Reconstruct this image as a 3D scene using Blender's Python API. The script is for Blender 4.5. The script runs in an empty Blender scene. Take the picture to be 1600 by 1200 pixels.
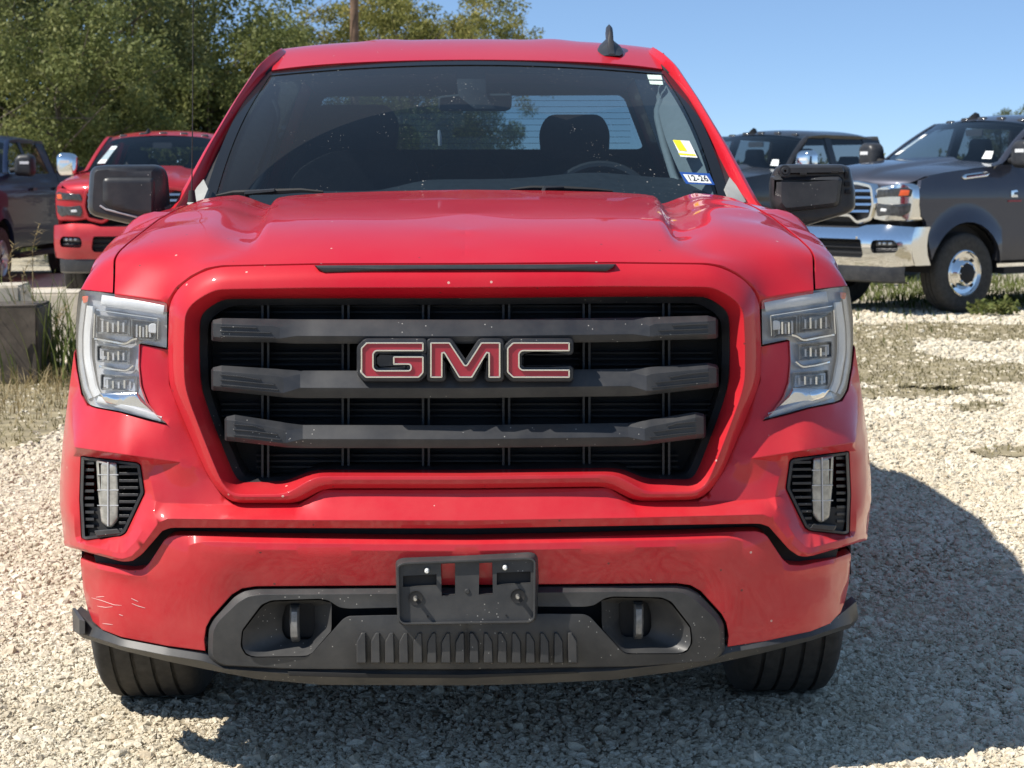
import bpy, bmesh, math, random
import numpy as np
from mathutils import Vector, Matrix
from mathutils.geometry import delaunay_2d_cdt, tessellate_polygon

random.seed(7)
scene = bpy.context.scene
COL = scene.collection

# ------------------------------------------------------------------ camera
F_PX = 3060.0                      # focal length in pixels of the 1600 x 1200 photograph
CAM = Vector((0.027, -4.5, 1.45))
cam_data = bpy.data.cameras.new('camera')
cam_data.sensor_width = 36.0
cam_data.lens = 36.0 * F_PX / 1600.0
cam_data.clip_start = 0.05
cam_data.clip_end = 2000.0
cam = bpy.data.objects.new('camera', cam_data)
COL.objects.link(cam)
PITCH = math.atan((600 - 273) / F_PX)
YAW = math.atan((800 - 745) / F_PX)
CAM_ROT = (Matrix.Rotation(-YAW, 3, 'Z') @ Matrix.Rotation(math.pi / 2 - PITCH, 3, 'X')
           @ Matrix.Rotation(math.radians(-0.22), 3, 'Z'))
cam.matrix_world = Matrix.Translation(CAM) @ CAM_ROT.to_4x4()
scene.camera = cam
cam_data.dof.use_dof = True
cam_data.dof.focus_distance = 4.75
cam_data.dof.aperture_fstop = 12.0

# ------------------------------------------------------------------ light
SUN_EL = math.radians(51.0)
LH = Vector((0.925, 0.38)).normalized()          # horizontal travel direction of sunlight
sun_from = Vector((-LH.x * math.cos(SUN_EL), -LH.y * math.cos(SUN_EL), math.sin(SUN_EL)))
world = bpy.data.worlds.new('World')
scene.world = world
world.use_nodes = True
wn = world.node_tree
wn.nodes.clear()
w_out = wn.nodes.new('ShaderNodeOutputWorld')
w_bg = wn.nodes.new('ShaderNodeBackground')
w_sky = wn.nodes.new('ShaderNodeTexSky')
w_sky.sky_type = 'NISHITA'
w_sky.sun_disc = False
w_sky.sun_elevation = SUN_EL
w_sky.sun_rotation = math.atan2(sun_from.x, sun_from.y)
w_sky.altitude = 100.0
w_sky.air_density = 0.42
w_sky.dust_density = 0.0
w_sky.ozone_density = 4.6
w_bg.inputs['Strength'].default_value = 0.105
w_mix = wn.nodes.new('ShaderNodeMix')                 # thin high haze evens the blue out
w_mix.data_type = 'RGBA'
w_mix.inputs[0].default_value = 0.42
w_mix.inputs[7].default_value = (2.0, 3.35, 5.2, 1)
wn.links.new(w_sky.outputs[0], w_mix.inputs[6])
wn.links.new(w_mix.outputs[2], w_bg.inputs['Color'])
wn.links.new(w_bg.outputs[0], w_out.inputs['Surface'])
sun_data = bpy.data.lights.new('sun', 'SUN')
sun_data.energy = 4.7
sun_data.angle = math.radians(0.53)
sun_data.color = (1.0, 0.945, 0.86)
sun = bpy.data.objects.new('sun', sun_data)
COL.objects.link(sun)
sun.rotation_euler = sun_from.to_track_quat('Z', 'Y').to_euler()
sun.location = sun_from * 30
scene.view_settings.view_transform = 'Standard'
scene.view_settings.look = 'None'
scene.view_settings.gamma = 1.0
scene.view_settings.use_curve_mapping = False
scene.view_settings.exposure = 0.52

# ------------------------------------------------------------------ pixel helpers
def W(px, py, Y):
    """point on the plane y = Y seen at photo pixel (px, py)"""
    d = CAM_ROT @ Vector(((px - 800) / F_PX, -(py - 600) / F_PX, -1.0))
    return CAM + d * ((Y - CAM.y) / d.y)

def G(px, py, z=0.0):
    """point on the horizontal plane z seen at photo pixel"""
    d = CAM_ROT @ Vector(((px - 800) / F_PX, -(py - 600) / F_PX, -1.0))
    return CAM + d * ((z - CAM.z) / d.z)

def sweep(x):
    a = abs(x)
    return 0.07 * (a / 0.75) ** 2 + 3.0 * max(0.0, a - 0.80) ** 2

CX0 = 727.0
def S(px, py, dy):
    """point on the swept front of the truck (depth dy behind the sweep line)"""
    Y = 0.05
    for _ in range(6):
        p = W(px, py, Y)
        Y = sweep(p.x) + dy
    return W(px, py, Y)

def SL(px, py, dy):          # left-half measurement, forced symmetric
    p = S(px, py, dy)
    return p

# ------------------------------------------------------------------ node helpers
class NT:
    def __init__(self, name):
        self.m = bpy.data.materials.new(name)
        self.m.use_nodes = True
        self.t = self.m.node_tree
        self.t.nodes.clear()
        self.out = self.t.nodes.new('ShaderNodeOutputMaterial')
    def n(self, typ, **kw):
        nd = self.t.nodes.new(typ)
        for k, v in kw.items():
            if k.startswith('i_'):
                key = k[2:].replace('_', ' ')
                nd.inputs[key].default_value = v
            else:
                setattr(nd, k, v)
        return nd
    def l(self, a, b):
        self.t.links.new(a, b)
    def coord(self, kind='Object'):
        return self.n('ShaderNodeTexCoord').outputs[kind]
    def noise(self, scale, detail=4.0, rough=0.55, vec=None, dist=0.0):
        nd = self.n('ShaderNodeTexNoise')
        nd.inputs['Scale'].default_value = scale
        nd.inputs['Detail'].default_value = detail
        nd.inputs['Roughness'].default_value = rough
        nd.inputs['Distortion'].default_value = dist
        if vec is not None: self.l(vec, nd.inputs['Vector'])
        return nd
    def vor(self, scale, vec=None, feature='F1'):
        nd = self.n('ShaderNodeTexVoronoi', feature=feature)
        nd.inputs['Scale'].default_value = scale
        if vec is not None: self.l(vec, nd.inputs['Vector'])
        return nd
    def ramp(self, fac, stops):
        nd = self.n('ShaderNodeValToRGB')
        els = nd.color_ramp.elements
        while len(els) < len(stops): els.new(0.5)
        for e, (p, c) in zip(els, stops):
            e.position = p
            e.color = c if len(c) == 4 else (*c, 1)
        self.l(fac, nd.inputs['Fac'])
        return nd.outputs['Color']
    def mix(self, fac, a, b, blend='MIX'):
        nd = self.n('ShaderNodeMix', data_type='RGBA', blend_type=blend)
        for s, v in ((nd.inputs[0], fac), (nd.inputs[6], a), (nd.inputs[7], b)):
            if hasattr(v, 'is_output') or isinstance(v, bpy.types.NodeSocket): self.l(v, s)
            elif isinstance(v, (int, float)): s.default_value = v
            else: s.default_value = v if len(v) == 4 else (*v, 1)
        return nd.outputs[2]
    def math(self, op, a, b=None, clamp=False):
        nd = self.n('ShaderNodeMath', operation=op, use_clamp=clamp)
        for i, v in enumerate((a, b)):
            if v is None: continue
            if isinstance(v, (int, float)): nd.inputs[i].default_value = v
            else: self.l(v, nd.inputs[i])
        return nd.outputs[0]
    def bump(self, h, strength=0.2, dist=0.01, normal=None):
        nd = self.n('ShaderNodeBump')
        nd.inputs['Strength'].default_value = strength
        nd.inputs['Distance'].default_value = dist
        self.l(h, nd.inputs['Height'])
        if normal is not None: self.l(normal, nd.inputs['Normal'])
        return nd.outputs['Normal']
    def bevel(self, r):
        nd = self.n('ShaderNodeBevel', samples=4)
        nd.inputs['Radius'].default_value = r
        return nd.outputs['Normal']
    def bsdf(self, **kw):
        nd = self.n('ShaderNodeBsdfPrincipled')
        for k, v in kw.items():
            s = nd.inputs[k.replace('_', ' ')]
            if isinstance(v, bpy.types.NodeSocket): self.l(v, s)
            elif isinstance(v, (tuple, list)): s.default_value = v if len(v) == 4 else (*v, 1)
            else: s.default_value = v
        return nd
    def done(self, shader):
        self.l(shader, self.out.inputs['Surface'])
        return self.m

def simple(name, col, rough=0.5, metal=0.0, noise=0.0, nscale=40.0, bump=0.0, bev=0.0, spec=0.5, coat=0.0):
    t = NT(name)
    c = t.coord()
    nz = t.noise(nscale, 5, 0.6, c)
    col2 = tuple(min(1, x * (1 - noise)) for x in col)
    col3 = tuple(min(1, x * (1 + noise)) for x in col)
    base = t.ramp(nz.outputs['Fac'], [(0.3, col2), (0.7, col3)])
    b = t.bsdf(Base_Color=base, Roughness=rough, Metallic=metal)
    b.inputs['Specular IOR Level'].default_value = spec
    if coat: b.inputs['Coat Weight'].default_value = coat
    nrm = t.bevel(bev) if bev else None
    if bump:
        nrm = t.bump(nz.outputs['Fac'], bump, 0.004, nrm)
    if nrm is not None: t.l(nrm, b.inputs['Normal'])
    return t.done(b.outputs[0])

def car_paint(name, col, dusty=0.25, dust_col=(0.45, 0.40, 0.33), flake=0.3, bev=0.004, chips=0.0, metal=0.25, coat=0.7):
    t = NT(name)
    c = t.coord()
    nz1 = t.noise(2.2, 5, 0.6, c)
    nz2 = t.noise(60, 3, 0.7, c)
    fl = t.vor(1400, c)
    nz3 = t.noise(8, 6, 0.7, c)
    base = t.mix(t.math('MULTIPLY', fl.outputs['Distance'], flake), tuple(x for x in col), tuple(min(1, x * 1.5 + 0.01) for x in col))
    d = t.math('MULTIPLY', t.ramp(nz1.outputs['Fac'], [(0.38, (0, 0, 0)), (0.75, (1, 1, 1))]), dusty)
    d = t.math('ADD', d, t.math('MULTIPLY', nz2.outputs['Fac'], dusty * 0.25))
    # settled dust gathers low on the body, with splashed specks
    pos = t.n('ShaderNodeSeparateXYZ')
    t.l(c, pos.inputs[0])
    low = t.n('ShaderNodeMapRange')
    low.inputs['From Min'].default_value = 1.15
    low.inputs['From Max'].default_value = 0.35
    low.inputs['To Max'].default_value = 1.0
    t.l(pos.outputs['Z'], low.inputs['Value'])
    d = t.math('ADD', d, t.math('MULTIPLY', t.math('MULTIPLY', low.outputs[0], dusty * 2.2), t.ramp(nz3.outputs['Fac'], [(0.35, (0.15, 0.15, 0.15)), (0.75, (1, 1, 1))])))
    col_o = t.mix(t.math('MINIMUM', d, 0.75), base, dust_col)
    rough = t.math('ADD', 0.42, t.math('MULTIPLY', d, 0.6), clamp=True)
    if chips:
        sp = t.vor(21, c)
        sp2 = t.noise(6, 2, 0.5, c)
        msk = t.math('MULTIPLY', t.math('LESS_THAN', sp.outputs['Distance'], 0.065),
                     t.math('GREATER_THAN', sp2.outputs['Fac'], 0.5))
        msk = t.math('MULTIPLY', msk, chips)
        sc_ = t.n('ShaderNodeSeparateColor'); t.l(sp.outputs['Color'], sc_.inputs[0])
        cs = t.mix(t.math('GREATER_THAN', sc_.outputs[0], 0.5), (0.62, 0.42, 0.36), (0.10, 0.03, 0.03))
        col_o = t.mix(msk, col_o, cs)
    b = t.bsdf(Base_Color=col_o, Roughness=rough, Metallic=metal)
    b.inputs['Specular IOR Level'].default_value = 0.15
    b.inputs['Coat Weight'].default_value = coat
    t.l(t.math('ADD', 0.025, t.math('MULTIPLY', d, 0.45), clamp=True), b.inputs['Coat Roughness'])
    if bev:
        nn = t.bevel(bev)
        t.l(nn, b.inputs['Normal'])
        t.l(nn, b.inputs['Coat Normal'])
    return t.done(b.outputs[0])

def plastic(name, col, rough=0.5, dust=0.3, bev=0.002, dust_col=(0.30, 0.28, 0.25), spec=0.4, specks=True):
    t = NT(name)
    c = t.coord()
    nz1 = t.noise(9, 6, 0.65, c)
    nz2 = t.noise(450, 2, 0.5, c)
    d = t.math('MULTIPLY', t.ramp(nz1.outputs['Fac'], [(0.35, (0, 0, 0)), (0.8, (1, 1, 1))]), dust)
    colo = t.mix(d, col, dust_col)
    if specks:
        v = t.vor(70, c)
        g = t.noise(5, 2, 0.5, c)
        m = t.math('MULTIPLY', t.math('LESS_THAN', v.outputs['Distance'], 0.10), t.math('GREATER_THAN', g.outputs['Fac'], 0.53))
        colo = t.mix(t.math('MULTIPLY', m, 0.6), colo, (0.5, 0.48, 0.44))
    b = t.bsdf(Base_Color=colo, Roughness=rough)
    b.inputs['Specular IOR Level'].default_value = spec
    nrm = t.bevel(bev) if bev else None
    nrm = t.bump(nz2.outputs['Fac'], 0.12, 0.001, nrm)
    t.l(nrm, b.inputs['Normal'])
    return t.done(b.outputs[0])

def thin_glass(name, tint, dust=None, refl_rough=0.02, f0=1.52, gain=1.6):
    """single sheet of glass: fresnel reflection over tinted see-through, optional dust mask builder"""
    t = NT(name)
    tr = t.n('ShaderNodeBsdfTransparent')
    tr.inputs['Color'].default_value = (*tint, 1)
    gl = t.n('ShaderNodeBsdfGlossy')
    gl.inputs['Roughness'].default_value = refl_rough
    gl.inputs['Color'].default_value = (1, 1, 1, 1)
    # two-sided Schlick reflectance, the same from inside and outside of a thin pane
    ge = t.n('ShaderNodeNewGeometry')
    dp = t.n('ShaderNodeVectorMath', operation='DOT_PRODUCT')
    t.l(ge.outputs['Normal'], dp.inputs[0]); t.l(ge.outputs['Incoming'], dp.inputs[1])
    k5 = t.math('POWER', t.math('SUBTRACT', 1.0, t.math('ABSOLUTE', dp.outputs['Value']), clamp=True), 5.0)
    r0 = ((f0 - 1) / (f0 + 1)) ** 2
    fac_r = t.math('ADD', r0, t.math('MULTIPLY', k5, 1 - r0))
    mx = t.n('ShaderNodeMixShader')
    t.l(t.math('MULTIPLY', fac_r, gain, clamp=True), mx.inputs[0])
    t.l(tr.outputs[0], mx.inputs[1])
    t.l(gl.outputs[0], mx.inputs[2])
    res = mx.outputs[0]
    if dust is not None:
        fac = dust(t)
        df = t.n('ShaderNodeBsdfDiffuse')
        df.inputs['Color'].default_value = (0.52, 0.50, 0.46, 1)
        m2 = t.n('ShaderNodeMixShader')
        t.l(fac, m2.inputs[0])
        t.l(res, m2.inputs[1])
        t.l(df.outputs[0], m2.inputs[2])
        res = m2.outputs[0]
    return t.done(res)

# ------------------------------------------------------------------ object helpers
def tag(o, label=None, cat=None, group=None, kind=None):
    if label: o['label'] = label
    if cat: o['category'] = cat
    if group: o['group'] = group
    if kind: o['kind'] = kind
    return o

def empty(name, loc=(0, 0, 0), rz=0.0):
    o = bpy.data.objects.new(name, None)
    o.empty_display_size = 0.1
    COL.objects.link(o)
    o.location = loc
    o.rotation_euler = (0, 0, rz)
    return o

def obj(name, bm, mat, parent=None, smooth=35.0, doubles=0.0):
    if doubles: bmesh.ops.remove_doubles(bm, verts=bm.verts, dist=doubles)
    me = bpy.data.meshes.new(name)
    bm.to_mesh(me)
    bm.free()
    if mat is not None:
        for m in (mat if isinstance(mat, (list, tuple)) else [mat]): me.materials.append(m)
    if smooth:
        for p in me.polygons: p.use_smooth = True
        me.set_sharp_from_angle(angle=math.radians(smooth))
    o = bpy.data.objects.new(name, me)
    COL.objects.link(o)
    if parent is not None: o.parent = parent
    return o

def npmesh(name, verts, faces, mat, parent=None, smooth=False):
    me = bpy.data.meshes.new(name)
    me.from_pydata([tuple(v) for v in verts], [], [tuple(f) for f in faces])
    if mat is not None: me.materials.append(mat)
    if smooth:
        for p in me.polygons: p.use_smooth = True
        me.set_sharp_from_angle(angle=math.radians(smooth))
    o = bpy.data.objects.new(name, me)
    COL.objects.link(o)
    if parent is not None: o.parent = parent
    return o

def copy_tree(o, parent=None):
    c = o.copy()
    COL.objects.link(c)
    c.parent = parent
    for ch in list(o.children): copy_tree(ch, c)
    return c

def mirror_bm(bm, axis=0):
    """add the mirrored copy of everything in bm (about x = 0)"""
    geo = bm.verts[:] + bm.edges[:] + bm.faces[:]
    r = bmesh.ops.duplicate(bm, geom=geo)
    vs = [g for g in r['geom'] if isinstance(g, bmesh.types.BMVert)]
    fs = [g for g in r['geom'] if isinstance(g, bmesh.types.BMFace)]
    for v in vs: v.co.x = -v.co.x
    bmesh.ops.reverse_faces(bm, faces=fs)
    return bm

def flip_obj(o, name=None, parent='same'):
    """mirrored twin object (x -> -x) with its own mesh"""
    me = o.data.copy()
    bm = bmesh.new()
    bm.from_mesh(me)
    for v in bm.verts: v.co.x = -v.co.x
    bmesh.ops.reverse_faces(bm, faces=bm.faces)
    bm.to_mesh(me)
    bm.free()
    c = bpy.data.objects.new(name or o.name.split('.')[0], me)
    COL.objects.link(c)
    c.parent = o.parent if parent == 'same' else parent
    for ch in list(o.children): flip_obj(ch, None, c)
    return c

# ------------------------------------------------------------------ geometry helpers
def fillet(pts, r, closed=True, seg=4, skip=()):
    """round the corners of a polyline of n-tuples; radius measured in the first two coordinates"""
    n = len(pts)
    out = []
    for i, p in enumerate(pts):
        if (not closed and i in (0, n - 1)) or i in skip:
            out.append(tuple(p)); continue
        a = np.array(pts[i - 1], float); b = np.array(p, float); c = np.array(pts[(i + 1) % n], float)
        la = np.linalg.norm((a - b)[:2]); lc = np.linalg.norm((c - b)[:2])
        if la < 1e-6 or lc < 1e-6: out.append(tuple(p)); continue
        cosang = np.dot((a - b)[:2], (c - b)[:2]) / (la * lc)
        if cosang < -0.995: out.append(tuple(p)); continue
        rr = r if not isinstance(r, dict) else r.get(i, r.get('d', 0))
        rr = min(rr, la * 0.45, lc * 0.45)
        if rr <= 0: out.append(tuple(p)); continue
        p0 = b + (a - b) * (rr / la); p2 = b + (c - b) * (rr / lc)
        for k in range(seg + 1):
            t = k / seg
            q = (1 - t) ** 2 * p0 + 2 * t * (1 - t) * b + t * t * p2
            out.append(tuple(q))
    return out

def resample(pts, step, closed=True):
    out = []
    n = len(pts)
    for i in range(n if closed else n - 1):
        a = np.array(pts[i], float); b = np.array(pts[(i + 1) % n], float)
        L = np.linalg.norm((b - a)[:2])
        k = max(1, int(math.ceil(L / step - 1e-6)))
        for j in range(k): out.append(tuple(a + (b - a) * (j / k)))
    if not closed: out.append(tuple(pts[-1]))
    return out

def resample_n(pts, n):
    """n points evenly spaced along an open polyline of n-tuples"""
    P = np.array(pts, float)
    seg = np.linalg.norm(np.diff(P, axis=0), axis=1)
    s = np.concatenate([[0], np.cumsum(seg)])
    t = np.linspace(0, s[-1], n)
    return [tuple(np.array([np.interp(tt, s, P[:, k]) for k in range(P.shape[1])])) for tt in t]

def in_poly(x, y, poly):
    """vectorised point-in-polygon"""
    x = np.asarray(x); y = np.asarray(y)
    inside = np.zeros(x.shape, bool)
    n = len(poly)
    j = n - 1
    for i in range(n):
        xi, yi = poly[i][0], poly[i][1]; xj, yj = poly[j][0], poly[j][1]
        c = ((yi > y) != (yj > y))
        with np.errstate(divide='ignore', invalid='ignore'):
            xx = (xj - xi) * (y - yi) / ((yj - yi) if yj != yi else 1e-12) + xi
        inside ^= c & (x < xx)
        j = i
    return inside

def tps_fit(P, h, lam=1e-5):
    P = np.asarray(P, float); h = np.asarray(h, float)
    n = len(P)
    d2 = ((P[:, None] - P[None]) ** 2).sum(-1)
    K = np.where(d2 > 0, 0.5 * d2 * np.log(np.maximum(d2, 1e-18)), 0.0) + lam * np.eye(n)
    Q = np.hstack([np.ones((n, 1)), P])
    A = np.zeros((n + 3, n + 3))
    A[:n, :n] = K; A[:n, n:] = Q; A[n:, :n] = Q.T
    sol = np.linalg.lstsq(A, np.concatenate([h, np.zeros(3)]), rcond=None)[0]
    w, a = sol[:n], sol[n:]
    def ev(X):
        X = np.asarray(X, float)
        d2 = ((X[:, None] - P[None]) ** 2).sum(-1)
        U = np.where(d2 > 0, 0.5 * d2 * np.log(np.maximum(d2, 1e-18)), 0.0)
        return U @ w + a[0] + X @ a[1:]
    return ev

def patch(bm, outline, ctrl=(), holes=(), n=(0, -1, 0), up=(0, 0, 1), res=0.03, base=None, disp=None, mi=0):
    """smooth surface spanned by a 3-D outline (list of Vectors): thin-plate interpolation of the height along n"""
    n = Vector(n).normalized()
    bax = Vector(up) - n * Vector(up).dot(n); bax.normalize()
    aax = bax.cross(n)
    def fr(p): return (p.dot(aax), p.dot(bax), p.dot(n))
    O = [fr(p) for p in outline]
    H = [[fr(p) for p in h] for h in holes]
    C = [fr(p) for p in ctrl]
    fit = O + [q for h in H for q in h] + C
    stride = max(1, len(fit) // 420)
    fitp = fit[::stride] + (C if stride > 1 else [])
    def bs(a, b):
        return base(a, b) if base else 0.0
    ev = tps_fit([(p[0], p[1]) for p in fitp], [p[2] - bs(p[0], p[1]) for p in fitp], 1e-7)
    xs = [p[0] for p in O]; ys = [p[1] for p in O]
    gx = np.arange(min(xs) + res * 0.5, max(xs), res)
    gy = np.arange(min(ys) + res * 0.5, max(ys), res)
    X, Yg = np.meshgrid(gx, gy)
    X = X.ravel() + 0.0; Yg = Yg.ravel()
    m = in_poly(X, Yg, O)
    for h in H: m &= ~in_poly(X, Yg, h)
    X = X[m]; Yg = Yg[m]
    bd = np.array([(p[0], p[1]) for p in O] + [(q[0], q[1]) for h in H for q in h])
    if len(X):
        dd = np.sqrt(((np.stack([X, Yg], 1)[:, None] - bd[None]) ** 2).sum(-1)).min(1)
        k = dd > res * 0.45
        X = X[k]; Yg = Yg[k]
    v2 = [Vector((p[0], p[1])) for p in O]
    ed = [(i, (i + 1) % len(O)) for i in range(len(O))]
    for h in H:
        s = len(v2)
        v2 += [Vector((q[0], q[1])) for q in h]
        ed += [(s + i, s + (i + 1) % len(h)) for i in range(len(h))]
    nb = len(v2)
    v2 += [Vector((float(a), float(b))) for a, b in zip(X, Yg)]
    r = delaunay_2d_cdt(v2, ed, [], 0, 1e-7)
    vs, fs, orig = r[0], r[2], r[3]
    hin = ev([(v.x, v.y) for v in vs])
    allb = O + [q for h in H for q in h]
    bvs = []
    for i, v in enumerate(vs):
        oi = [k for k in orig[i] if k < nb]
        hh = allb[oi[0]][2] if oi else float(hin[i]) + bs(v.x, v.y)
        p = aax * v.x + bax * v.y + n * hh
        if disp: p = disp(p)
        bvs.append(bm.verts.new(p))
    cen = np.array([[sum(vs[k].x for k in f) / len(f), sum(vs[k].y for k in f) / len(f)] for f in fs])
    ok = in_poly(cen[:, 0], cen[:, 1], O)
    for h in H: ok &= ~in_poly(cen[:, 0], cen[:, 1], h)
    out = []
    for f, o_ in zip(fs, ok):
        if not o_: continue
        try:
            fc = bm.faces.new([bvs[k] for k in f])
            fc.material_index = mi
            fc.normal_update()
            if fc.normal.dot(n) < 0: fc.normal_flip()
            out.append(fc)
        except ValueError: pass
    for v in bvs:
        if not v.link_faces: bm.verts.remove(v)
    return out

def sweep_base(a, b):     # for patches seen along -y : height along n is -y ; aax = +x for up z, n -y
    return -sweep(a)

def strip(bm, A, B, closed=False, mi=0, flip=False):
    """quads between two equally long polylines"""
    va = [bm.verts.new(p) for p in A]; vb = [bm.verts.new(p) for p in B]
    n = len(A)
    for i in range(n if closed else n - 1):
        j = (i + 1) % n
        q = [va[i], va[j], vb[j], vb[i]]
        if flip: q.reverse()
        try:
            f = bm.faces.new(q); f.material_index = mi
        except ValueError: pass

def loft(bm, rings, closed=False, mi=0, flip=False, cap0=False, cap1=False):
    vr = [[bm.verts.new(p) for p in r] for r in rings]
    for a, b in zip(vr, vr[1:]):
        n = len(a)
        for i in range(n if closed else n - 1):
            j = (i + 1) % n
            q = [a[i], a[j], b[j], b[i]]
            if flip: q.reverse()
            try:
                f = bm.faces.new(q); f.material_index = mi
            except ValueError: pass
    if cap0: 
        f = bm.faces.new(vr[0] if flip else vr[0][::-1]); f.material_index = mi
    if cap1:
        f = bm.faces.new(vr[-1][::-1] if flip else vr[-1]); f.material_index = mi
    return vr

def area2(pts):
    return 0.5 * sum(pts[i][0] * pts[(i + 1) % len(pts)][1] - pts[(i + 1) % len(pts)][0] * pts[i][1] for i in range(len(pts)))

def inset2(pts, d):
    """inset a closed 2-D polygon (tuples, extra coordinates kept); positive d shrinks it"""
    n = len(pts)
    s = 1.0 if area2(pts) > 0 else -1.0
    out = []
    for i in range(n):
        a = np.array(pts[i - 1][:2], float); b = np.array(pts[i][:2], float); c = np.array(pts[(i + 1) % n][:2], float)
        e1 = b - a; e2 = c - b
        l1 = np.linalg.norm(e1); l2 = np.linalg.norm(e2)
        if l1 < 1e-9 or l2 < 1e-9: out.append(tuple(pts[i])); continue
        n1 = np.array([-e1[1], e1[0]]) / l1 * s; n2 = np.array([-e2[1], e2[0]]) / l2 * s
        m = n1 + n2
        lm = np.linalg.norm(m)
        if lm < 1e-6: m = n1; k = 1.0
        else:
            m = m / lm; k = 1.0 / max(0.35, float(np.dot(m, n1)))
        q = b + m * d * k
        out.append((float(q[0]), float(q[1])) + tuple(pts[i][2:]))
    return out

def pill(bm, outline, rings, to3, mi=0, cap=True, holes=(), capback=False, grid=None):
    """stack of rings from an outline in 2-D: rings = [(inset, depth), ...], last ring is capped; to3(u, v, depth) -> Vector"""
    R = []
    for ins, dep in rings:
        pts = inset2(outline, ins) if abs(ins) > 1e-9 else outline
        R.append([to3(p[0], p[1], dep + (p[2] if len(p) > 2 else 0.0)) for p in pts])
    vr = [[bm.verts.new(p) for p in r] for r in R]
    for a, b in zip(vr, vr[1:]):
        n = len(a)
        for i in range(n):
            j = (i + 1) % n
            try:
                f = bm.faces.new([a[i], a[j], b[j], b[i]]); f.material_index = mi
            except ValueError: pass
    def docap(ring, vs, pts, dep):
        v2 = [Vector((p[0], p[1])) for p in pts]
        nb = len(v2)
        xs = [p[0] for p in pts]; ys = [p[1] for p in pts]
        if grid and not any(len(p) > 2 and abs(p[2]) > 1e-9 for p in pts):
            X, Y = np.meshgrid(np.arange(min(xs) + grid * .5, max(xs), grid), np.arange(min(ys) + grid * .5, max(ys), grid))
            X = X.ravel(); Y = Y.ravel()
            k = in_poly(X, Y, pts)
            for x, y in zip(X[k], Y[k]):
                if min((x - p[0]) ** 2 + (y - p[1]) ** 2 for p in pts) > (grid * .35) ** 2: v2.append(Vector((float(x), float(y))))
        tri = delaunay_2d_cdt(v2, [(i, (i + 1) % nb) for i in range(nb)], [], 1, 1e-7)
        vm = {}
        for k, o in enumerate(tri[3]):
            if not o: continue
            i = o[0]
            vm[k] = vs[i] if i < nb else bm.verts.new(to3(v2[i].x, v2[i].y, dep))
        for f in tri[2]:
            if all(k in vm for k in f):
                try:
                    fc = bm.faces.new([vm[k] for k in f]); fc.material_index = mi
                except ValueError: pass
        for k, v in vm.items():
            if not v.link_faces: bm.verts.remove(v)
    if cap:
        docap(R[-1], vr[-1], inset2(outline, rings[-1][0]) if abs(rings[-1][0]) > 1e-9 else outline, rings[-1][1])
    if capback:
        docap(R[0], vr[0], inset2(outline, rings[0][0]) if abs(rings[0][0]) > 1e-9 else outline, rings[0][1])
    bmesh.ops.recalc_face_normals(bm, faces=bm.faces)

def box(bm, c, s, rot=None, mi=0, taper=None):
    c = Vector(c)
    vs = []
    for dz in (-1, 1):
        for dx, dy in ((-1, -1), (1, -1), (1, 1), (-1, 1)):
            p = Vector((dx * s[0] / 2, dy * s[1] / 2, dz * s[2] / 2))
            if taper and dz > 0: p.x *= taper; p.y *= taper
            if rot is not None: p = rot @ p
            vs.append(bm.verts.new(c + p))
    for f in ((3, 2, 1, 0), (4, 5, 6, 7), (0, 1, 5, 4), (1, 2, 6, 5), (2, 3, 7, 6), (3, 0, 4, 7)):
        fc = bm.faces.new([vs[i] for i in f]); fc.material_index = mi
    return vs

def tube(bm, pts, r, seg=8, cap=True, mi=0):
    pts = [Vector(p) for p in pts]
    if len(pts) < 2: return
    rs = r if isinstance(r, (list, tuple)) else [r] * len(pts)
    rings = []
    prev = None
    for i, p in enumerate(pts):
        t = (pts[min(i + 1, len(pts) - 1)] - pts[max(i - 1, 0)]).normalized()
        if prev is None:
            u = t.orthogonal().normalized()
        else:
            u = (prev - t * prev.dot(t))
            u = u.normalized() if u.length > 1e-6 else t.orthogonal().normalized()
        prev = u
        v = t.cross(u)
        rings.append([bm.verts.new(p + (u * math.cos(2 * math.pi * k / seg) + v * math.sin(2 * math.pi * k / seg)) * rs[i]) for k in range(seg)])
    for a, b in zip(rings, rings[1:]):
        for k in range(seg):
            f = bm.faces.new([a[k], a[(k + 1) % seg], b[(k + 1) % seg], b[k]]); f.material_index = mi
    if cap:
        f = bm.faces.new(rings[0][::-1]); f.material_index = mi
        f = bm.faces.new(rings[-1]); f.material_index = mi

def lathe(bm, prof, seg=32, axis='X', c=(0, 0, 0), mi=0, closed=False):
    """profile of (radius, along) revolved about an axis"""
    c = Vector(c)
    rings = []
    for k in range(seg):
        a = 2 * math.pi * k / seg
        ring = []
        for r, t in prof:
            if axis == 'X': p = Vector((t, r * math.cos(a), r * math.sin(a)))
            elif axis == 'Y': p = Vector((r * math.cos(a), t, r * math.sin(a)))
            else: p = Vector((r * math.cos(a), r * math.sin(a), t))
            ring.append(bm.verts.new(c + p))
        rings.append(ring)
    m = len(prof)
    for k in range(seg):
        a = rings[k]; b = rings[(k + 1) % seg]
        for i in range(m if closed else m - 1):
            j = (i + 1) % m
            f = bm.faces.new([a[i], a[j], b[j], b[i]]); f.material_index = mi
    bmesh.ops.recalc_face_normals(bm, faces=bm.faces)

def smooth01(t):
    t = max(0.0, min(1.0, t))
    return t * t * (3 - 2 * t)
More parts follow.
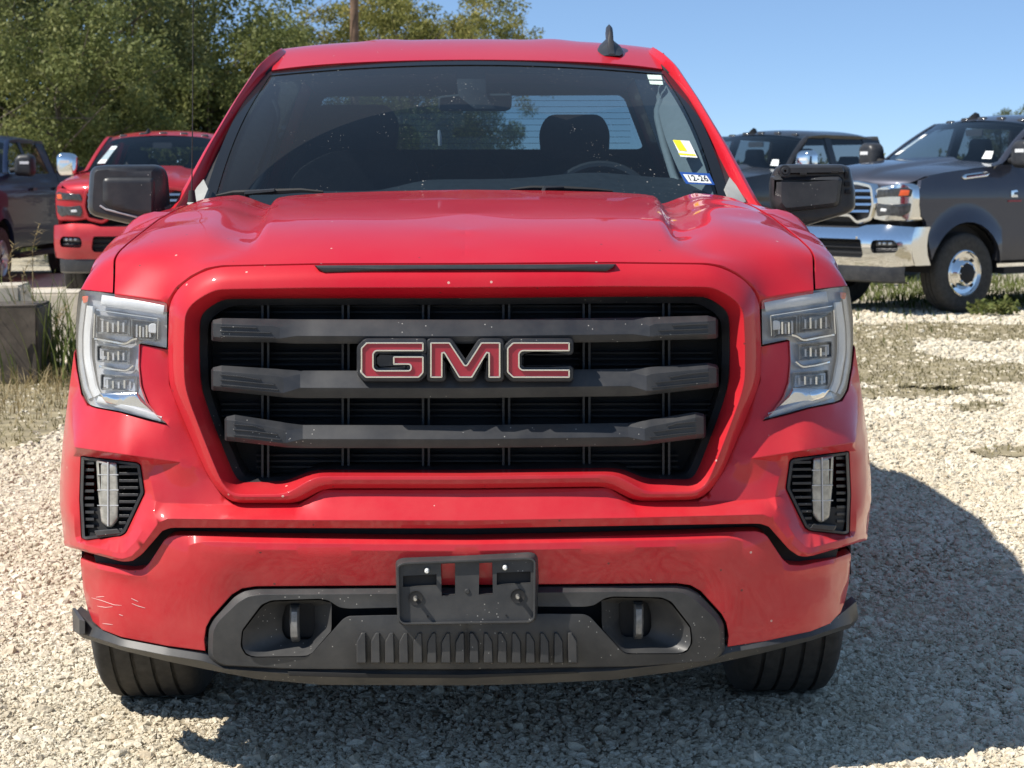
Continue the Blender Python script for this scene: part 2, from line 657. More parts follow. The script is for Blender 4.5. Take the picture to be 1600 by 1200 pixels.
# ------------------------------------------------------------------ materials of the red truck
M = {}
M['red'] = car_paint('red_paint', (0.47, 0.003, 0.0155), dusty=0.05, dust_col=(0.62, 0.36, 0.28), chips=0.8, metal=0.05)
M['black_plastic'] = plastic('black_grained_plastic', (0.020, 0.022, 0.027), 0.38, 0.13)
M['grey_plastic'] = plastic('weathered_grey_plastic', (0.032, 0.033, 0.035), 0.46, 0.16)
M['deep_black'] = simple('matt_black', (0.012, 0.012, 0.013), 0.75, noise=0.2)
M['rib_black'] = simple('satin_black', (0.022, 0.023, 0.026), 0.45, noise=0.2)
M['chrome'] = simple('chrome', (0.80, 0.80, 0.80), 0.10, 1.0, noise=0.03, bev=0.001)
M['satin_silver'] = simple('satin_silver', (0.62, 0.62, 0.62), 0.28, 1.0, noise=0.05)
M['badge_red'] = simple('badge_red', (0.34, 0.024, 0.040), 0.35, noise=0.05, nscale=200)
M['rubber'] = simple('tyre_rubber', (0.042, 0.040, 0.037), 0.85, noise=0.35, nscale=30, bump=0.3)
M['interior'] = simple('dark_interior_trim', (0.034, 0.035, 0.038), 0.7, noise=0.2)
M['dash'] = simple('dashboard_vinyl', (0.075, 0.078, 0.082), 0.6, noise=0.2)
M['trim_grey'] = simple('pale_interior_trim', (0.32, 0.32, 0.30), 0.7, noise=0.08)
M['lamp_grey'] = simple('lamp_bezel_grey', (0.46, 0.47, 0.49), 0.3, 0.2, noise=0.15, bev=0.001)
M['lamp_dark'] = simple('lamp_dark_reflector', (0.16, 0.17, 0.18), 0.22, 0.3, noise=0.5, nscale=70)
M['lamp_white'] = simple('frosted_light_guide', (0.64, 0.65, 0.66), 0.3, 0.0, noise=0.06)
M['lamp_chrome'] = simple('lamp_chrome', (0.85, 0.86, 0.88), 0.14, 1.0, noise=0.05)
M['lamp_silver'] = simple('lamp_silver_bezel', (0.46, 0.47, 0.49), 0.25, 0.25, noise=0.12, nscale=25)
M['amber'] = simple('amber_reflector', (0.65, 0.10, 0.03), 0.25)
M['white_plastic'] = simple('white_plastic', (0.75, 0.75, 0.72), 0.4)
M['bolt'] = simple('zinc_bolt', (0.6, 0.58, 0.54), 0.35, 0.9, noise=0.1)
M['hook'] = simple('worn_steel_hook', (0.24, 0.235, 0.225), 0.5, 0.5, noise=0.3, nscale=90)

def lens_dust(t):
    c = t.coord()
    nz = t.noise(14, 6, 0.7, c)
    return t.math('ADD', 0.07, t.math('MULTIPLY', t.ramp(nz.outputs['Fac'], [(0.40, (0, 0, 0)), (0.8, (1, 1, 1))]), 0.20))
M['lens'] = thin_glass('clear_lamp_lens', (0.96, 0.97, 0.98), lens_dust, 0.05, 1.45, 1.1)

truck = empty('pickup_truck', (0, 0.95, 0))
tag(truck, 'bright red pickup truck with black grille, parked head-on on the pale gravel', 'pickup truck')
truck_inv = Matrix.Translation((0, -0.95, 0))
def tobj(name, bm, mat, parent=None, smooth=35.0, doubles=0.0004):
    """part of the red truck; geometry is given in world metres and stored relative to the truck's base"""
    o = obj(name, bm, mat, parent or truck, smooth, doubles)
    if parent is None: o.data.transform(truck_inv)
    else: o.data.transform(truck_inv)
    return o

def PL(pts, step=7.0, closed=False, r=0.0, off=0.0):
    if r: pts = fillet(pts, r, closed)
    pts = resample(pts, step, closed)
    out = []
    for p in pts:
        q = S(p[0], p[1], p[2] + off)
        if abs(p[0] - CX0) < 0.6: q.x = 0.0
        out.append(q)
    return out

def CT(pts): return [S(*p) for p in pts]

def flange(bm, line, vec, closed=False, flip=False):
    vec = Vector(vec)
    strip(bm, line, [p + vec for p in line], closed, flip=flip)

# ------------------------------------------------------------------ grille surround (three facets and a return)
A_ = [(727,413.5,.035),(490,414,.035),(345,417,.037),(324,421,.04),(300,433,.044),(278,450,.05),(264.5,472,.055),
      (262.5,545,.055),(264,600,.05),(274,626,.045),(301,690,.035),(326,746,.025),(347,775,.018),(363,786,.012),(467,786.5,.010),(505,763,.010),(727,763,.010)]
B_ = [(727,449,.0),(490,449.5,.0),(345,452,.0),(336,453,.0),(318,462,.0),(300,474,.0),(289,488,.0),
      (287,545,.0),(288,600,.0),(296,628,.0),(316,680,.0),(338,735,-.002),(352,765,-.004),(368,773,-.006),(449,772,-.008),(491,744,-.008),(727,744,-.008)]
C_ = [(727,466,.050),(490,466,.050),(358,467,.050),(347,468,.050),(333,476,.050),(318,487,.050),(312,497,.050),
      (311,545,.050),(313,600,.050),(320,628,.050),(336,672,.050),(356,722,.050),(369,752,.050),(378,755,.050),(447,753,.050),(487,735,.050),(727,735.5,.050)]
N = 150
def ringpts(K, off=0.0):
    # distribute points along each key segment equally so that rings correspond
    out = []
    for a, b in zip(K, K[1:]):
        L = max(2, int(round(np.hypot(A_[0][0] - 0, 0) * 0 + np.hypot(b[0] - a[0], b[1] - a[1]) / 9)))
        out.append((a, b, L))
    return out
segn = [max(2, int(np.hypot(b[0] - a[0], b[1] - a[1]) / 9)) for a, b in zip(A_, A_[1:])]
def ring3(K, add=0.0):
    out = []
    for (a, b), k in zip(zip(K, K[1:]), segn):
        for j in range(k):
            t = j / k
            q = S(a[0] + (b[0] - a[0]) * t, a[1] + (b[1] - a[1]) * t, a[2] + (b[2] - a[2]) * t + add)
            out.append(q)
    out.append(S(K[-1][0], K[-1][1], K[-1][2] + add))
    for _ in range(3):
        out = [out[0]] + [out[i - 1] * .25 + out[i] * .5 + out[i + 1] * .25 for i in range(1, len(out) - 1)] + [out[-1]]
    for q in (out[0], out[-1]): q.x = 0.0
    return out
def lerpK(K1, K2, t, bulge=0.0):
    return [tuple(a[i] + (b[i] - a[i]) * t + (bulge if i == 2 else 0) for i in range(3)) for a, b in zip(K1, K2)]
bm = bmesh.new()
rA, rB, rC = ring3(A_), ring3(B_), ring3(C_)
rings = [[p + Vector((0, .03, 0)) for p in rA], rA, ring3(lerpK(A_, B_, .35, -.010)), ring3(lerpK(A_, B_, .7, -.007)), rB, ring3(lerpK(B_, C_, .5, -.002)), rC, [p + Vector((0, .05, 0)) for p in rC]]
loft(bm, rings)
mirror_bm(bm)
bmesh.ops.remove_doubles(bm, verts=bm.verts, dist=0.0005)
bmesh.ops.recalc_face_normals(bm, faces=bm.faces)
grille_surround = tobj('grille_surround', bm, M['red'], smooth=28)

# black slot under the hood lip
bm = bmesh.new()
slot = [(491,414.5,0),(962,412.5,0),(958,418,0),(948,424,0),(506,425.5,0),(497,420,0)]
pill(bm, slot, [(0, .034), (0, .012), (1.2, .010)], S, grid=12)
tobj('hood_slot', bm, M['rib_black'])

# black liner just inside the opening
bm = bmesh.new()
D_ = [(p[0] + (CX0 - p[0]) * 0.032, p[1] + (612 - p[1]) * 0.05 + (3 if p[1] < 500 else 0), .085) for p in C_]
rD = ring3(D_)
loft(bm, [[p + Vector((0, .012, 0)) for p in rC], rD, [p + Vector((0, .09, 0)) for p in rD]])
mirror_bm(bm)
bmesh.ops.recalc_face_normals(bm, faces=bm.faces)
grille = tobj('grille_liner', bm, M['black_plastic'], smooth=28)

# dark backing with louvres and pairs of vertical ribs
bm = bmesh.new()
pill(bm, [(300,455,0),(1155,452,0),(1155,640,0),(1095,775,0),(360,775,0),(300,640,0)], [(0, .22), (0, .17)], S, grid=40)
tobj('grille_backing', bm, M['deep_black'])
def sbox(bm, x0, x1, y0, y1, d0, d1, mi=0, nx=1):
    """box in photo-pixel / depth space on the swept front"""
    xs = [x0 + (x1 - x0) * i / nx for i in range(nx + 1)]
    rings = [[S(x, y0, d0), S(x, y1, d0), S(x, y1, d1), S(x, y0, d1)] for x in xs]
    loft(bm, rings, closed=True, cap0=True, cap1=True, flip=True, mi=mi)
for cxp in (414.5, 540, 665.5, 791, 916.5, 1041):
    for o_ in (-4.5, 4.5):
        bm = bmesh.new()
        sbox(bm, cxp + o_ - 1.7, cxp + o_ + 1.7, 470, 748, .10, .16)
        tobj('vertical_rib', bm, M['rib_black'], smooth=0)
for yy in (478, 560, 640, 720):
    for k in range(3):
        bm = bmesh.new()
        sbox(bm, 345 if yy < 700 else 400, 1112 if yy < 700 else 1060, yy - 10 + k * 9, yy - 7 + k * 9, .13, .165, nx=12)
        tobj('louvre', bm, M['deep_black'], smooth=0)

# three horizontal bars
def grille_bar(xl, xt, yt, ymid, yb, yet, yeb, tilt):
    """xl outer end, xt where the raised end section starts; y values of the photograph on the left half"""
    bm = bmesh.new()
    def sec(x, top, up, mid, bot, dt, du, dm, db):
        return [S(x, top + 2, .125), S(x, top, dt), S(x, up, du), S(x, mid, dm), S(x, bot - (bot - mid) * .28, db - .004), S(x, bot, db), S(x, bot - 1, .125)]
    st = []
    e = yet
    st.append(sec(xl, e + 7, e + 9, yeb - 9, yeb - 3, .030, .026, .024, .030))
    st.append(sec(xl + 3, e + 3, e + 8, yeb - 8, yeb - 1, .018, .008, .008, .018))
    st.append(sec(xl + 16, e, e + 9, yeb - 7, yeb, .014, -.003, -.005, .006))
    st.append(sec(xt - 34, e + (yt - e) * .7, e + 11 + (yt - e) * .7, yb - 8, yb - 2, .015, -.003, -.005, .006))
    st.append(sec(xt - 26, e + (yt - e) * .8, e + 14 + (yt - e) * .7, yb - 8, yb - 1, .016, -.002, -.004, .006))
    st.append(sec(xt, yt, yt + 5, ymid, yb, .024, .018, -.003, .006))
    st.append(sec(xt + 25, yt, yt + 5, ymid, yb, .024, .018, -.003, .006))
    for k in range(1, 7): 
        x = xt + 25 + (CX0 - xt - 25) * k / 6
        st.append(sec(x, yt + .5 * k / 6, yt + 5, ymid + .5 * k / 6, yb, .024, .018, -.003, .006))
    for p in st[-1]: p.x = 0
    loft(bm, st, cap0=True)
    mirror_bm(bm)
    bmesh.ops.remove_doubles(bm, verts=bm.verts, dist=0.0004)
    bmesh.ops.recalc_face_normals(bm, faces=bm.faces)
    o = tobj('grille_bar', bm, M['black_plastic'], smooth=16)
    # fine raised ribs on both end sections
    for k, (fy, xr) in enumerate(((0.36, xt - 62), (0.56, xt - 40), (0.76, xt - 34))):
        y0 = e + (yeb - e) * fy
        bm = bmesh.new()
        dyr = (yb - yeb) * .8
        r = []
        for x, yy in ((xl + 14, y0), (xl + 45, y0 + dyr * .3), (xr, y0 + dyr * .9)):
            r.append([S(x, yy - 1.1, .0), S(x, yy - .8, -.0078), S(x, yy + .8, -.0078), S(x, yy + 1.1, .0)])
        loft(bm, r, closed=True, cap0=True, cap1=True)
        bmesh.ops.recalc_face_normals(bm, faces=bm.faces)
        ro = tobj('end_rib', bm, M['black_plastic'], o, smooth=0)
        flip_obj(ro)
    return o
grille_bar(330, 463, 499, 525, 537, 497, 534, 0)
grille_bar(330, 469, 579, 606, 622, 571, 611, 0)
grille_bar(351, 473, 664, 686, 700, 648, 690, 0)

# GMC emblem on a black carrier
badge = empty('emblem', (0, 0, 0)); badge.parent = truck
GL = [
 [(572,533.5),(663,533.5),(663,550),(588,550),(585,553),(585,574),(588,577),(640,577),(640,571),(613,571),(613,555.5),(663,555.5),(663,583),(655,591.5),(571,591.5),(562.5,583),(562.5,543)],
 [(671,533.5),(703.5,533.5),(727.5,570),(751,533.5),(783,533.5),(783,591.5),(762,591.5),(762,552),(738.5,591.5),(716.5,591.5),(692.5,552),(692.5,591.5),(671,591.5)],
 [(801,533.5),(891.5,533.5),(891.5,550),(816,550),(813,553),(813,573),(816,576),(891.5,576),(891.5,591.5),(801,591.5),(791,582),(791,543)],
]
for L in GL:
    L2 = fillet(L, 2.5, True, 3)
    bm = bmesh.new()
    pill(bm, inset2(L2, -5.0), [(0, .05), (0, -.008), (1.5, -.013)], S, grid=8)
    lo = tobj('letter_carrier', bm, M['black_plastic'], badge)
    bm = bmesh.new()
    pill(bm, L2, [(0, -.010), (0, -.024), (1.2, -.029), (3.4, -.029), (4.4, -.024)], S, cap=False)
    c1 = tobj('letter_rim', bm, M['chrome'], badge, smooth=20)
    bm = bmesh.new()
    q = resample(inset2(L2, 4.0), 4, True)
    patch(bm, [S(p[0], p[1], -.0255) for p in q], (), res=.02, base=sweep_base)
    tobj('letter_face', bm, M['badge_red'], badge)

# ------------------------------------------------------------------ hood
front = [(727,411,.04),(490,411.5,.04),(345,414.5,.042),(322,418.5,.044),(298,430.5,.048),(275.5,448,.055),(261.5,470,.06)]
head = [(261.5,470,.06),(222,464.5,.078),(179,458.5,.095)]
lineF = PL(fillet(front, 5, False), 6)
lineH = PL(head, 6)[1:]
side_px = [(180,430,.235),(180.5,405,.275),(187,393.5,.325),(203,379,.43),(220,365.5,.56),(250,342.5,.86),(275,329,1.10),(294,320.5,1.31)]
sideL = [W(*p) for p in resample(fillet(side_px, 6, False), 7, False)]
rear_px = [(294,320.5,1.31),(318,312,1.38),(340,308.5,1.42),(372,305.5,1.44),(400,306,1.45),(440,308,1.46),(505,303,1.46),(600,300,1.46),(727,297.5,1.46)]
rearL = [W(*p) for p in resample(rear_px, 12, False)][1:]
rearL[-1].x = 0
rearL = [p + Vector((0, 0, 0.002)) for p in rearL]
outline = lineF + lineH + sideL + rearL
cl = resample_n([(0, rearL[-1].y, rearL[-1].z), (0, .9, 1.383), (0, .5, 1.352), (0, .25, 1.316), (0, .12, 1.279), (0, lineF[0].y, lineF[0].z)], 40)[1:-1]
outline += [Vector(p) for p in cl]
ctrl = [Vector(p) for p in [(-.2,.12,1.278),(-.4,.125,1.275),(-.2,.25,1.315),(-.4,.25,1.312),(-.2,.5,1.35),(-.4,.5,1.348),(-.4,.9,1.378),
        (-.2,.9,1.382),(-.58,.15,1.262),(-.58,.25,1.298),(-.58,.5,1.338),(-.58,.9,1.368),(-.70,.17,1.235),(-.70,.25,1.280),(-.72,.4,1.312),(-.72,.6,1.335),(-.71,.9,1.364),(-.70,1.2,1.382),
        (-.78,.22,1.243),(-.79,.3,1.277),(-.80,.5,1.310),(-.79,.8,1.347),(-.78,1.1,1.370)]]
def hood_disp(p):
    ax = abs(p.x)
    xv = .485 + .06 * smooth01((p.y - .15) / 1.2)
    d = 0.027 * smooth01((p.y - .12) / .24) + 0.003 * smooth01((p.y - .6) / .8)
    t = (ax - xv) / .155
    if 0 < t < 1:
        k = smooth01(t / .20) if t < .20 else smooth01((1 - t) / .80)
        p = Vector((p.x, p.y, p.z - d * k))
    return p
bm = bmesh.new()
patch(bm, outline, ctrl, n=(0, -.62, .78), up=(0, .78, .62), res=.014, disp=hood_disp)
fl = lineF + lineH + sideL
flange(bm, fl, (0, .012, -.028))
mirror_bm(bm)
bmesh.ops.remove_doubles(bm, verts=bm.verts, dist=0.0006)
bmesh.ops.recalc_face_normals(bm, faces=bm.faces)
hood = tobj('hood', bm, M['red'], smooth=40)

# ------------------------------------------------------------------ front fenders
nose = PL([(176,457.5,.097),(150,455,.115),(126,452.5,.125)], 6)
sideF = [W(p[0] - 3.0, p[1] - .5, p[2]) for p in resample(fillet(side_px, 6, False), 7, False)]
top_back = sideF[-1]
lower = [Vector(p) for p in [(-.985,1.50,1.10),(-1.0,1.25,1.10),(-1.005,.95,1.10),(-.99,.65,1.11),(-.965,.47,1.115),(-.945,.36,1.125)]]
outl = nose + lower[::-1] + [Vector((-.97,1.50,1.22)), Vector((-.90,1.50,1.335)), Vector((-.845,1.46,1.362))] + sideF[::-1]
ctrlF = [W(139,432,.36), W(152,403,.42), W(168,387,.50), W(189,366,.66), W(238,331,1.02), Vector((-.975,.95,1.25)), Vector((-.965,1.25,1.27)), Vector((-.965,.65,1.22)), Vector((-.9,1.25,1.345))]
bm = bmesh.new()
patch(bm, outl, ctrlF, n=(-.72, -.30, .62), up=(0, .8, .5), res=.025)
flange(bm, sideF, (0.0, .0, -.03))
flange(bm, nose, (0, .03, .0))
# side of the fender down to the wheel arch
rows = []
low2 = resample_n([tuple(p) for p in lower], 40)
for k in range(6):
    t = k / 5
    row = []
    for q in low2:
        x, y, z = q
        R = .50
        zb = .40 + math.sqrt(max(0, R * R - (y - .95) ** 2)) if abs(y - .95) < R else .55
        zz = z + (zb - z) * t
        xx = x - .035 * math.sin(min(1, t * 1.0) * math.pi / 2) * (1 if y > .5 else .4)
        row.append(Vector((xx, y, zz)))
    rows.append(row)
rows.append([p + Vector((.10, 0, .01)) for p in rows[-1]])
loft(bm, rows)
bmesh.ops.remove_doubles(bm, verts=bm.verts, dist=0.0006)
bmesh.ops.recalc_face_normals(bm, faces=bm.faces)
fender = tobj('fender', bm, M['red'], smooth=40)
flip_obj(fender)

# ------------------------------------------------------------------ headlights
HL = [(124,453,.120),(150,455.5,.112),(178,459.5,.097),(222,466,.08),(261,473,.062),(260.5,543.5,.06),(218.5,535.5,.07),(217.5,570,.065),(220.5,603,.055),(230,628,.045),(246,648,.032),(260.5,661.5,.022),
      (225,652.5,.035),(190,643,.05),(150,635.5,.08),(138,631.5,.10),(129,615,.12),(122,578,.14),(118.5,540,.145),(118.5,505,.14),(121,475,.13)]
HLr = fillet(HL, {'d': 5, 0: 4, 3: 0, 5: 2, 6: 4, 11: 1.5, 14: 0, 15: 8}, True, 3)
line = PL(HLr, 6, True)
head = empty('headlight'); head.parent = truck
bm = bmesh.new()
patch(bm, line, CT([(190,500,.068),(150,540,.10),(190,590,.062),(150,600,.092),(150,480,.095)]), res=.022, base=sweep_base)
lens_o = tobj('lens', bm, M['lens'], head, smooth=60)
bm = bmesh.new()
# bezel: dark rim wall and bucket floor
back = PL(HLr, 6, True, off=.026)
lineo = PL(HLr, 6, True, off=.001)
strip(bm, lineo, back, True)
patch(bm, back, (), res=.05, base=sweep_base)
bmesh.ops.remove_doubles(bm, verts=bm.verts, dist=0.0004)
bmesh.ops.recalc_face_normals(bm, faces=bm.faces)
bz = tobj('bucket', bm, M['lamp_silver'], head)
# thin black gasket round the lens
bm = bmesh.new()
gk = inset2(HLr, 1.6)
strip(bm, PL(HLr, 6, True, off=-.0008), [S(p[0], p[1], p[2] - .0012) for p in resample(gk, 6, True)][:0] or PL(HLr, 6, True, off=.012), True)
tobj('gasket', bm, M['deep_black'], head)
def lamp_ribbon(name, pts, w, d0, d1, mat, step=8):
    """band following a polyline in photo space"""
    bm = bmesh.new()
    pts = resample(fillet(pts, 12, False), step, False)
    P = np.array(pts, float)
    rings = []
    for i in range(len(P)):
        t = P[min(i + 1, len(P) - 1)] - P[max(i - 1, 0)]
        nn = np.array([-t[1], t[0]]); nn = nn / np.linalg.norm(nn)
        ww = w if not callable(w) else w(i / (len(P) - 1))
        a = P[i][:2] - nn * ww / 2; b = P[i][:2] + nn * ww / 2; c = P[i][:2]
        dd = P[i][2]
        rings.append([S(a[0], a[1], dd + d1), S(a[0], a[1], dd + d0 + .006), S(*(c - nn * ww * .25), dd + d0), S(*(c + nn * ww * .25), dd + d0), S(b[0], b[1], dd + d0 + .006), S(b[0], b[1], dd + d1)])
    loft(bm, rings, cap0=True, cap1=True)
    bmesh.ops.recalc_face_normals(bm, faces=bm.faces)
    return tobj(name, bm, mat, head, smooth=50)
lamp_ribbon('light_guide', [(256,483,.062),(205,475.5,.08),(158,469,.098)], 17, .004, .022, M['lamp_white'])
lamp_ribbon('light_guide', [(142,478,.112),(137,520,.122),(137,560,.118),(146,606,.10),(152,618,.09)], 13, .004, .022, M['lamp_white'])
lamp_ribbon('light_guide', [(152,624,.085),(188,634,.055),(252,654,.03)], 11, .004, .022, M['lamp_white'])
lamp_ribbon('outer_bezel', [(132,470,.122),(126,520,.138),(126,560,.138),(134,606,.118),(142,622,.105)], 9, .008, .022, M['lamp_silver'])
lamp_ribbon('chrome_blade', [(147,529,.10),(170,533,.088),(196,538,.075),(206,531,.070),(214,529,.068)], 5.5, .002, .022, M['lamp_chrome'], 6)
lamp_ribbon('chrome_blade', [(155,572,.09),(176,577,.078),(198,580,.068),(208,571,.065)], 5, .002, .022, M['lamp_chrome'], 6)
lamp_ribbon('chrome_strip', [(150,484,.10),(190,490,.08),(246,498,.062)], 2.5, .003, .022, M['lamp_chrome'], 10)
lamp_ribbon('chrome_strip', [(247,498,.062),(246,530,.062)], 2.0, .003, .022, M['lamp_chrome'], 10)
lamp_ribbon('chrome_strip', [(148,490,.105),(146,528,.105)], 2.5, .003, .022, M['lamp_chrome'], 10)
for (x0, x1, y0, y1, dd) in ((150,203,494,524,.088), (205,243,500,532,.07), (151,203,541,568,.082), (157,214,586,612,.072)):
    bm = bmesh.new()
    pill(bm, fillet([(x0,y0-2),(x1,y0+2),(x1,y1+2),(x0,y1-3)], 3, True, 2), [(0, dd + .024), (0, dd + .005), (1.5, dd + .005), (5, dd + .018)], S, grid=9)
    tobj('reflector_cell', bm, M['lamp_dark'], head)
    for k in range(5):
        u = (k + .5) / 5
        bm = bmesh.new()
        xx = x0 + 6 + (x1 - x0 - 12) * u
        sbox(bm, xx - 1.6, xx + 1.3, y0 + 7 + (k * 7 % 5), y1 - 5, dd + .010, dd + .022)
        tobj('reflector_fin', bm, M['lamp_chrome'] if k % 2 else M['lamp_silver'], head, smooth=0)
bm = bmesh.new()
pill(bm, fillet([(237,505),(244,506),(244,521),(232,520),(232,508)], 2, True, 2), [(0, .10), (0, .072), (1, .070)], S)
tobj('marker_lamp', bm, M['lamp_white'], head)
bm = bmesh.new()
pill(bm, [(155,615),(214,612),(221,624),(250,652),(200,640),(165,628)], [(0, .075), (0, .062), (3, .058)], S, grid=9)
tobj('lower_reflector', bm, M['lamp_chrome'], head)
bm = bmesh.new()
pill(bm, fillet([(128,463),(138,462),(137,472),(130,474)], 2, True, 2), [(0, .16), (0, .129), (1, .128)], S)
tobj('side_marker', bm, M['amber'], head)
flip_obj_head = empty('headlight'); flip_obj_head.parent = truck
for ch in list(head.children): flip_obj(ch, None, flip_obj_head)

# ------------------------------------------------------------------ bumper cover (upper), with fog lamp pockets
edgeS = [(264,548,.072),(264.5,600,.064),(275,628,.056),(302,692,.042),(318,728,.032),(328,748,.028)]      # beside the surround
edgeT = [(328,748,.028),(349,778,.022),(365,789,.014),(467,789,.008),(505,765.5,.014),(727,765.5,.014)]
hl_in = [(262,664,.026),(246,651,.036),(228,630,.05),(218.5,603,.06),(216,570,.068),(217,538,.074),(262,546.5,.066)]
hl_low = [(116,548,.15),(120,580,.145),(127,617,.125),(136.5,634,.105),(150,638,.085),(190,645.5,.054),(225,655,.040),(262,664,.026)]
outer = [(98,690,.13),(104,640,.135),(110,595,.142),(116,548,.15)]
Lled = [(98,690,.13),(112,697,.055),(118,699,.026),(200,711,-.006),(282,722.5,.014)]
Lend = [(282,722.5,.014),(302,728,.020),(328,748,.028)]
bm = bmesh.new()
o1 = PL(hl_low, 6)[:-1] + PL(hl_in, 6)[:-1] + PL([hl_in[-1]] + edgeS[0:], 6)[:-1] + PL(Lend[::-1], 6)[:-1] + PL(Lled[::-1], 6)[:-1] + PL(outer, 6)[:-1]
patch(bm, o1, CT([(200,678,.020)]), res=.022, base=sweep_base)
flange(bm, PL(hl_low, 6) + PL(hl_in, 6)[1:], (0, .03, 0))
flange(bm, PL(edgeS, 6), (.004, .03, 0))
# frame of the fog lamp pocket
FOG = [(126,712,.055),(214,722,.032),(220,726,.031),(226.5,770,.030),(197,833,.032),(189,838,.034),(134,845,.050),(127,842,.058),(124,780,.058)]
FOGr = fillet(FOG, 3.5, True, 3)
Rcr = [(282,722.5,.014),(243,727,.022),(234,742,.020),(243,783,.006),(240,800,-.014),(212,846,-.020),(196,862,-.016)]
bot = [(196,862,-.016),(186,864,-.012),(130,849.5,.02),(112,845,.06),(100,842,.115)]
outer2 = [(100,842,.115),(93.5,790,.115),(93.5,755,.115),(98,690,.13)]
o2 = PL(Lled, 6)[:-1] + PL(Rcr, 6)[:-1] + PL(bot, 6)[:-1] + PL(outer2, 6)[:-1]
patch(bm, o2, CT([(108,780,.055),(106,720,.065),(112,820,.045)]), [PL(FOGr, 6, True)], res=.02, base=sweep_base)
fo = PL(FOGr, 6, True)
strip(bm, fo, [p + Vector((0, .05, 0)) for p in fo], True)
# main face between the surround and the ridge
K = [(727,813.5,-.030),(480,813,-.030),(300,811,-.028),(262,810.5,-.027),(248,817,-.027),(222,853,-.026),(205,870,-.022),(196,872,-.020)]
Hcr = [(365,789,.014),(300,787.5,.012),(256,786,.008),(243,783,.006)]
o3a = PL(Lend, 6)[:-1] + PL(edgeT[:3], 6)[:-1] + PL(Hcr, 6)[:-1] + PL(Rcr[:4][::-1], 6)[:-1]
patch(bm, o3a, (), res=.022, base=sweep_base)
o3b = PL(edgeT[2:], 7)[:-1] + [Vector((0, S(727, y, d).y, S(727, y, d).z)) for y, d in ((765.5,.014),(778,.003),(790,-.009),(802,-.020))] + PL(K, 7)[:-1] + PL([K[-1], Rcr[-1]], 4)[:-1] + PL(Rcr[3:][::-1], 6)[:-1] + PL(Hcr[::-1], 6)[:-1]
patch(bm, o3b, CT([(420,801,-.012),(600,790,-.009),(600,802,-.020),(520,790,-.006),(300,800,-.010)]), res=.022, base=sweep_base)
flange(bm, PL(edgeT, 7), (0, .03, 0.006))
# under-ridge facet
btm = [(727,825.5,-.018),(480,825,-.018),(300,824.5,-.017),(268,824.5,-.017),(254,829,-.016),(222,866,-.014),(206,877,-.010),(190,877.5,-.005),(130,861,.03),(112,856,.07),(101.5,853,.12)]
b2 = [(196,872,-.020),(186,873,-.015),(130,858,.02),(112,852,.06),(100,848,.115)]
n1 = PL(K + [], 7); n2 = [p for p in PL(b2, 7)]
up_line = K + b2[1:]
strip_n = 90
U = [S(*p) for p in resample_n(up_line, strip_n)]; V = [S(*p) for p in resample_n(btm, strip_n)]
U[0].x = 0; V[0].x = 0
loft(bm, [U, V, [p + Vector((0, .07, 0)) for p in V]])
# small skirt between the pocket frame and the lower facet
Bt = [S(*p) for p in resample_n(bot, 30)]
Bb = [S(*p) for p in resample_n([(196,872,-.020)] + b2[1:], 30)]
loft(bm, [Bt, Bb])
# wrap round the corner to the wheel opening
wrap = PL(outer[::-1][0:], 6)[:-1] + PL(outer2[::-1], 6) + PL([(100,842,.115),(101.5,853,.12)], 6)[1:]
loft(bm, [wrap, [p + Vector((-.004, .04, 0)) for p in wrap], [p + Vector((-.006, .11, 0)) for p in wrap], [p + Vector((-.008, .26, .0)) for p in wrap]])
mirror_bm(bm)
bmesh.ops.remove_doubles(bm, verts=bm.verts, dist=0.0012)
bmesh.ops.recalc_face_normals(bm, faces=bm.faces)
bumper = tobj('bumper_cover', bm, M['red'], smooth=26)

# fog lamps : black louvred pocket with a white lamp in it
fog = empty('fog_lamp'); fog.parent = truck
bm = bmesh.new()
pk = inset2(FOGr, .4)
pill(bm, pk, [(0, .006), (1.5, -.003), (5.5, -.003), (6.5, .012), (6.5, .06)], S)
tobj('pocket', bm, M['black_plastic'], fog)
for k in range(10):
    y = 727 + k * 11
    xr = 219 if y < 775 else 219 - (y - 775) * .47
    if y > 828: continue
    bm = bmesh.new()
    sbox(bm, 186, max(189, xr - 3), y, y + 4.2, .034, .08)
    tobj('slat', bm, M['black_plastic'], fog, smooth=0)
    bm = bmesh.new()
    sbox(bm, 132, 147, y - 6, y - 1.5, .060, .10)
    tobj('slat', bm, M['black_plastic'], fog, smooth=0)
bm = bmesh.new()
pill(bm, fillet([(150,719),(160,720),(183,723),(186,770),(185,812),(176,824),(168,824),(158,816),(153,770)], 4, True, 3), [(0, .08), (0, .046), (1.5, .040), (4, .037)], S, grid=8)
lampb = tobj('lamp', bm, simple('clear_fog_lens', (0.36, 0.355, 0.33), 0.15, 0.3, noise=0.35, nscale=45), fog, smooth=50)
for y in (741, 765, 789):
    bm = bmesh.new()
    sbox(bm, 152, 185, y, y + 1.6, .0345, .05)
    tobj('lamp_divider', bm, M['lamp_grey'], fog, smooth=0)
bm = bmesh.new(); sbox(bm, 167.5, 169.5, 722, 822, .0345, .05)
tobj('lamp_divider', bm, M['lamp_grey'], fog, smooth=0)
bm = bmesh.new()
pill(bm, fillet([(147,829),(184,826),(190,834),(151,838)], 2, True, 2), [(0, .08), (0, .032), (1, .030)], S)
tobj('pocket_foot', bm, M['grey_plastic'], fog)
fog2 = empty('fog_lamp'); fog2.parent = truck
for ch in list(fog.children): flip_obj(ch, None, fog2)

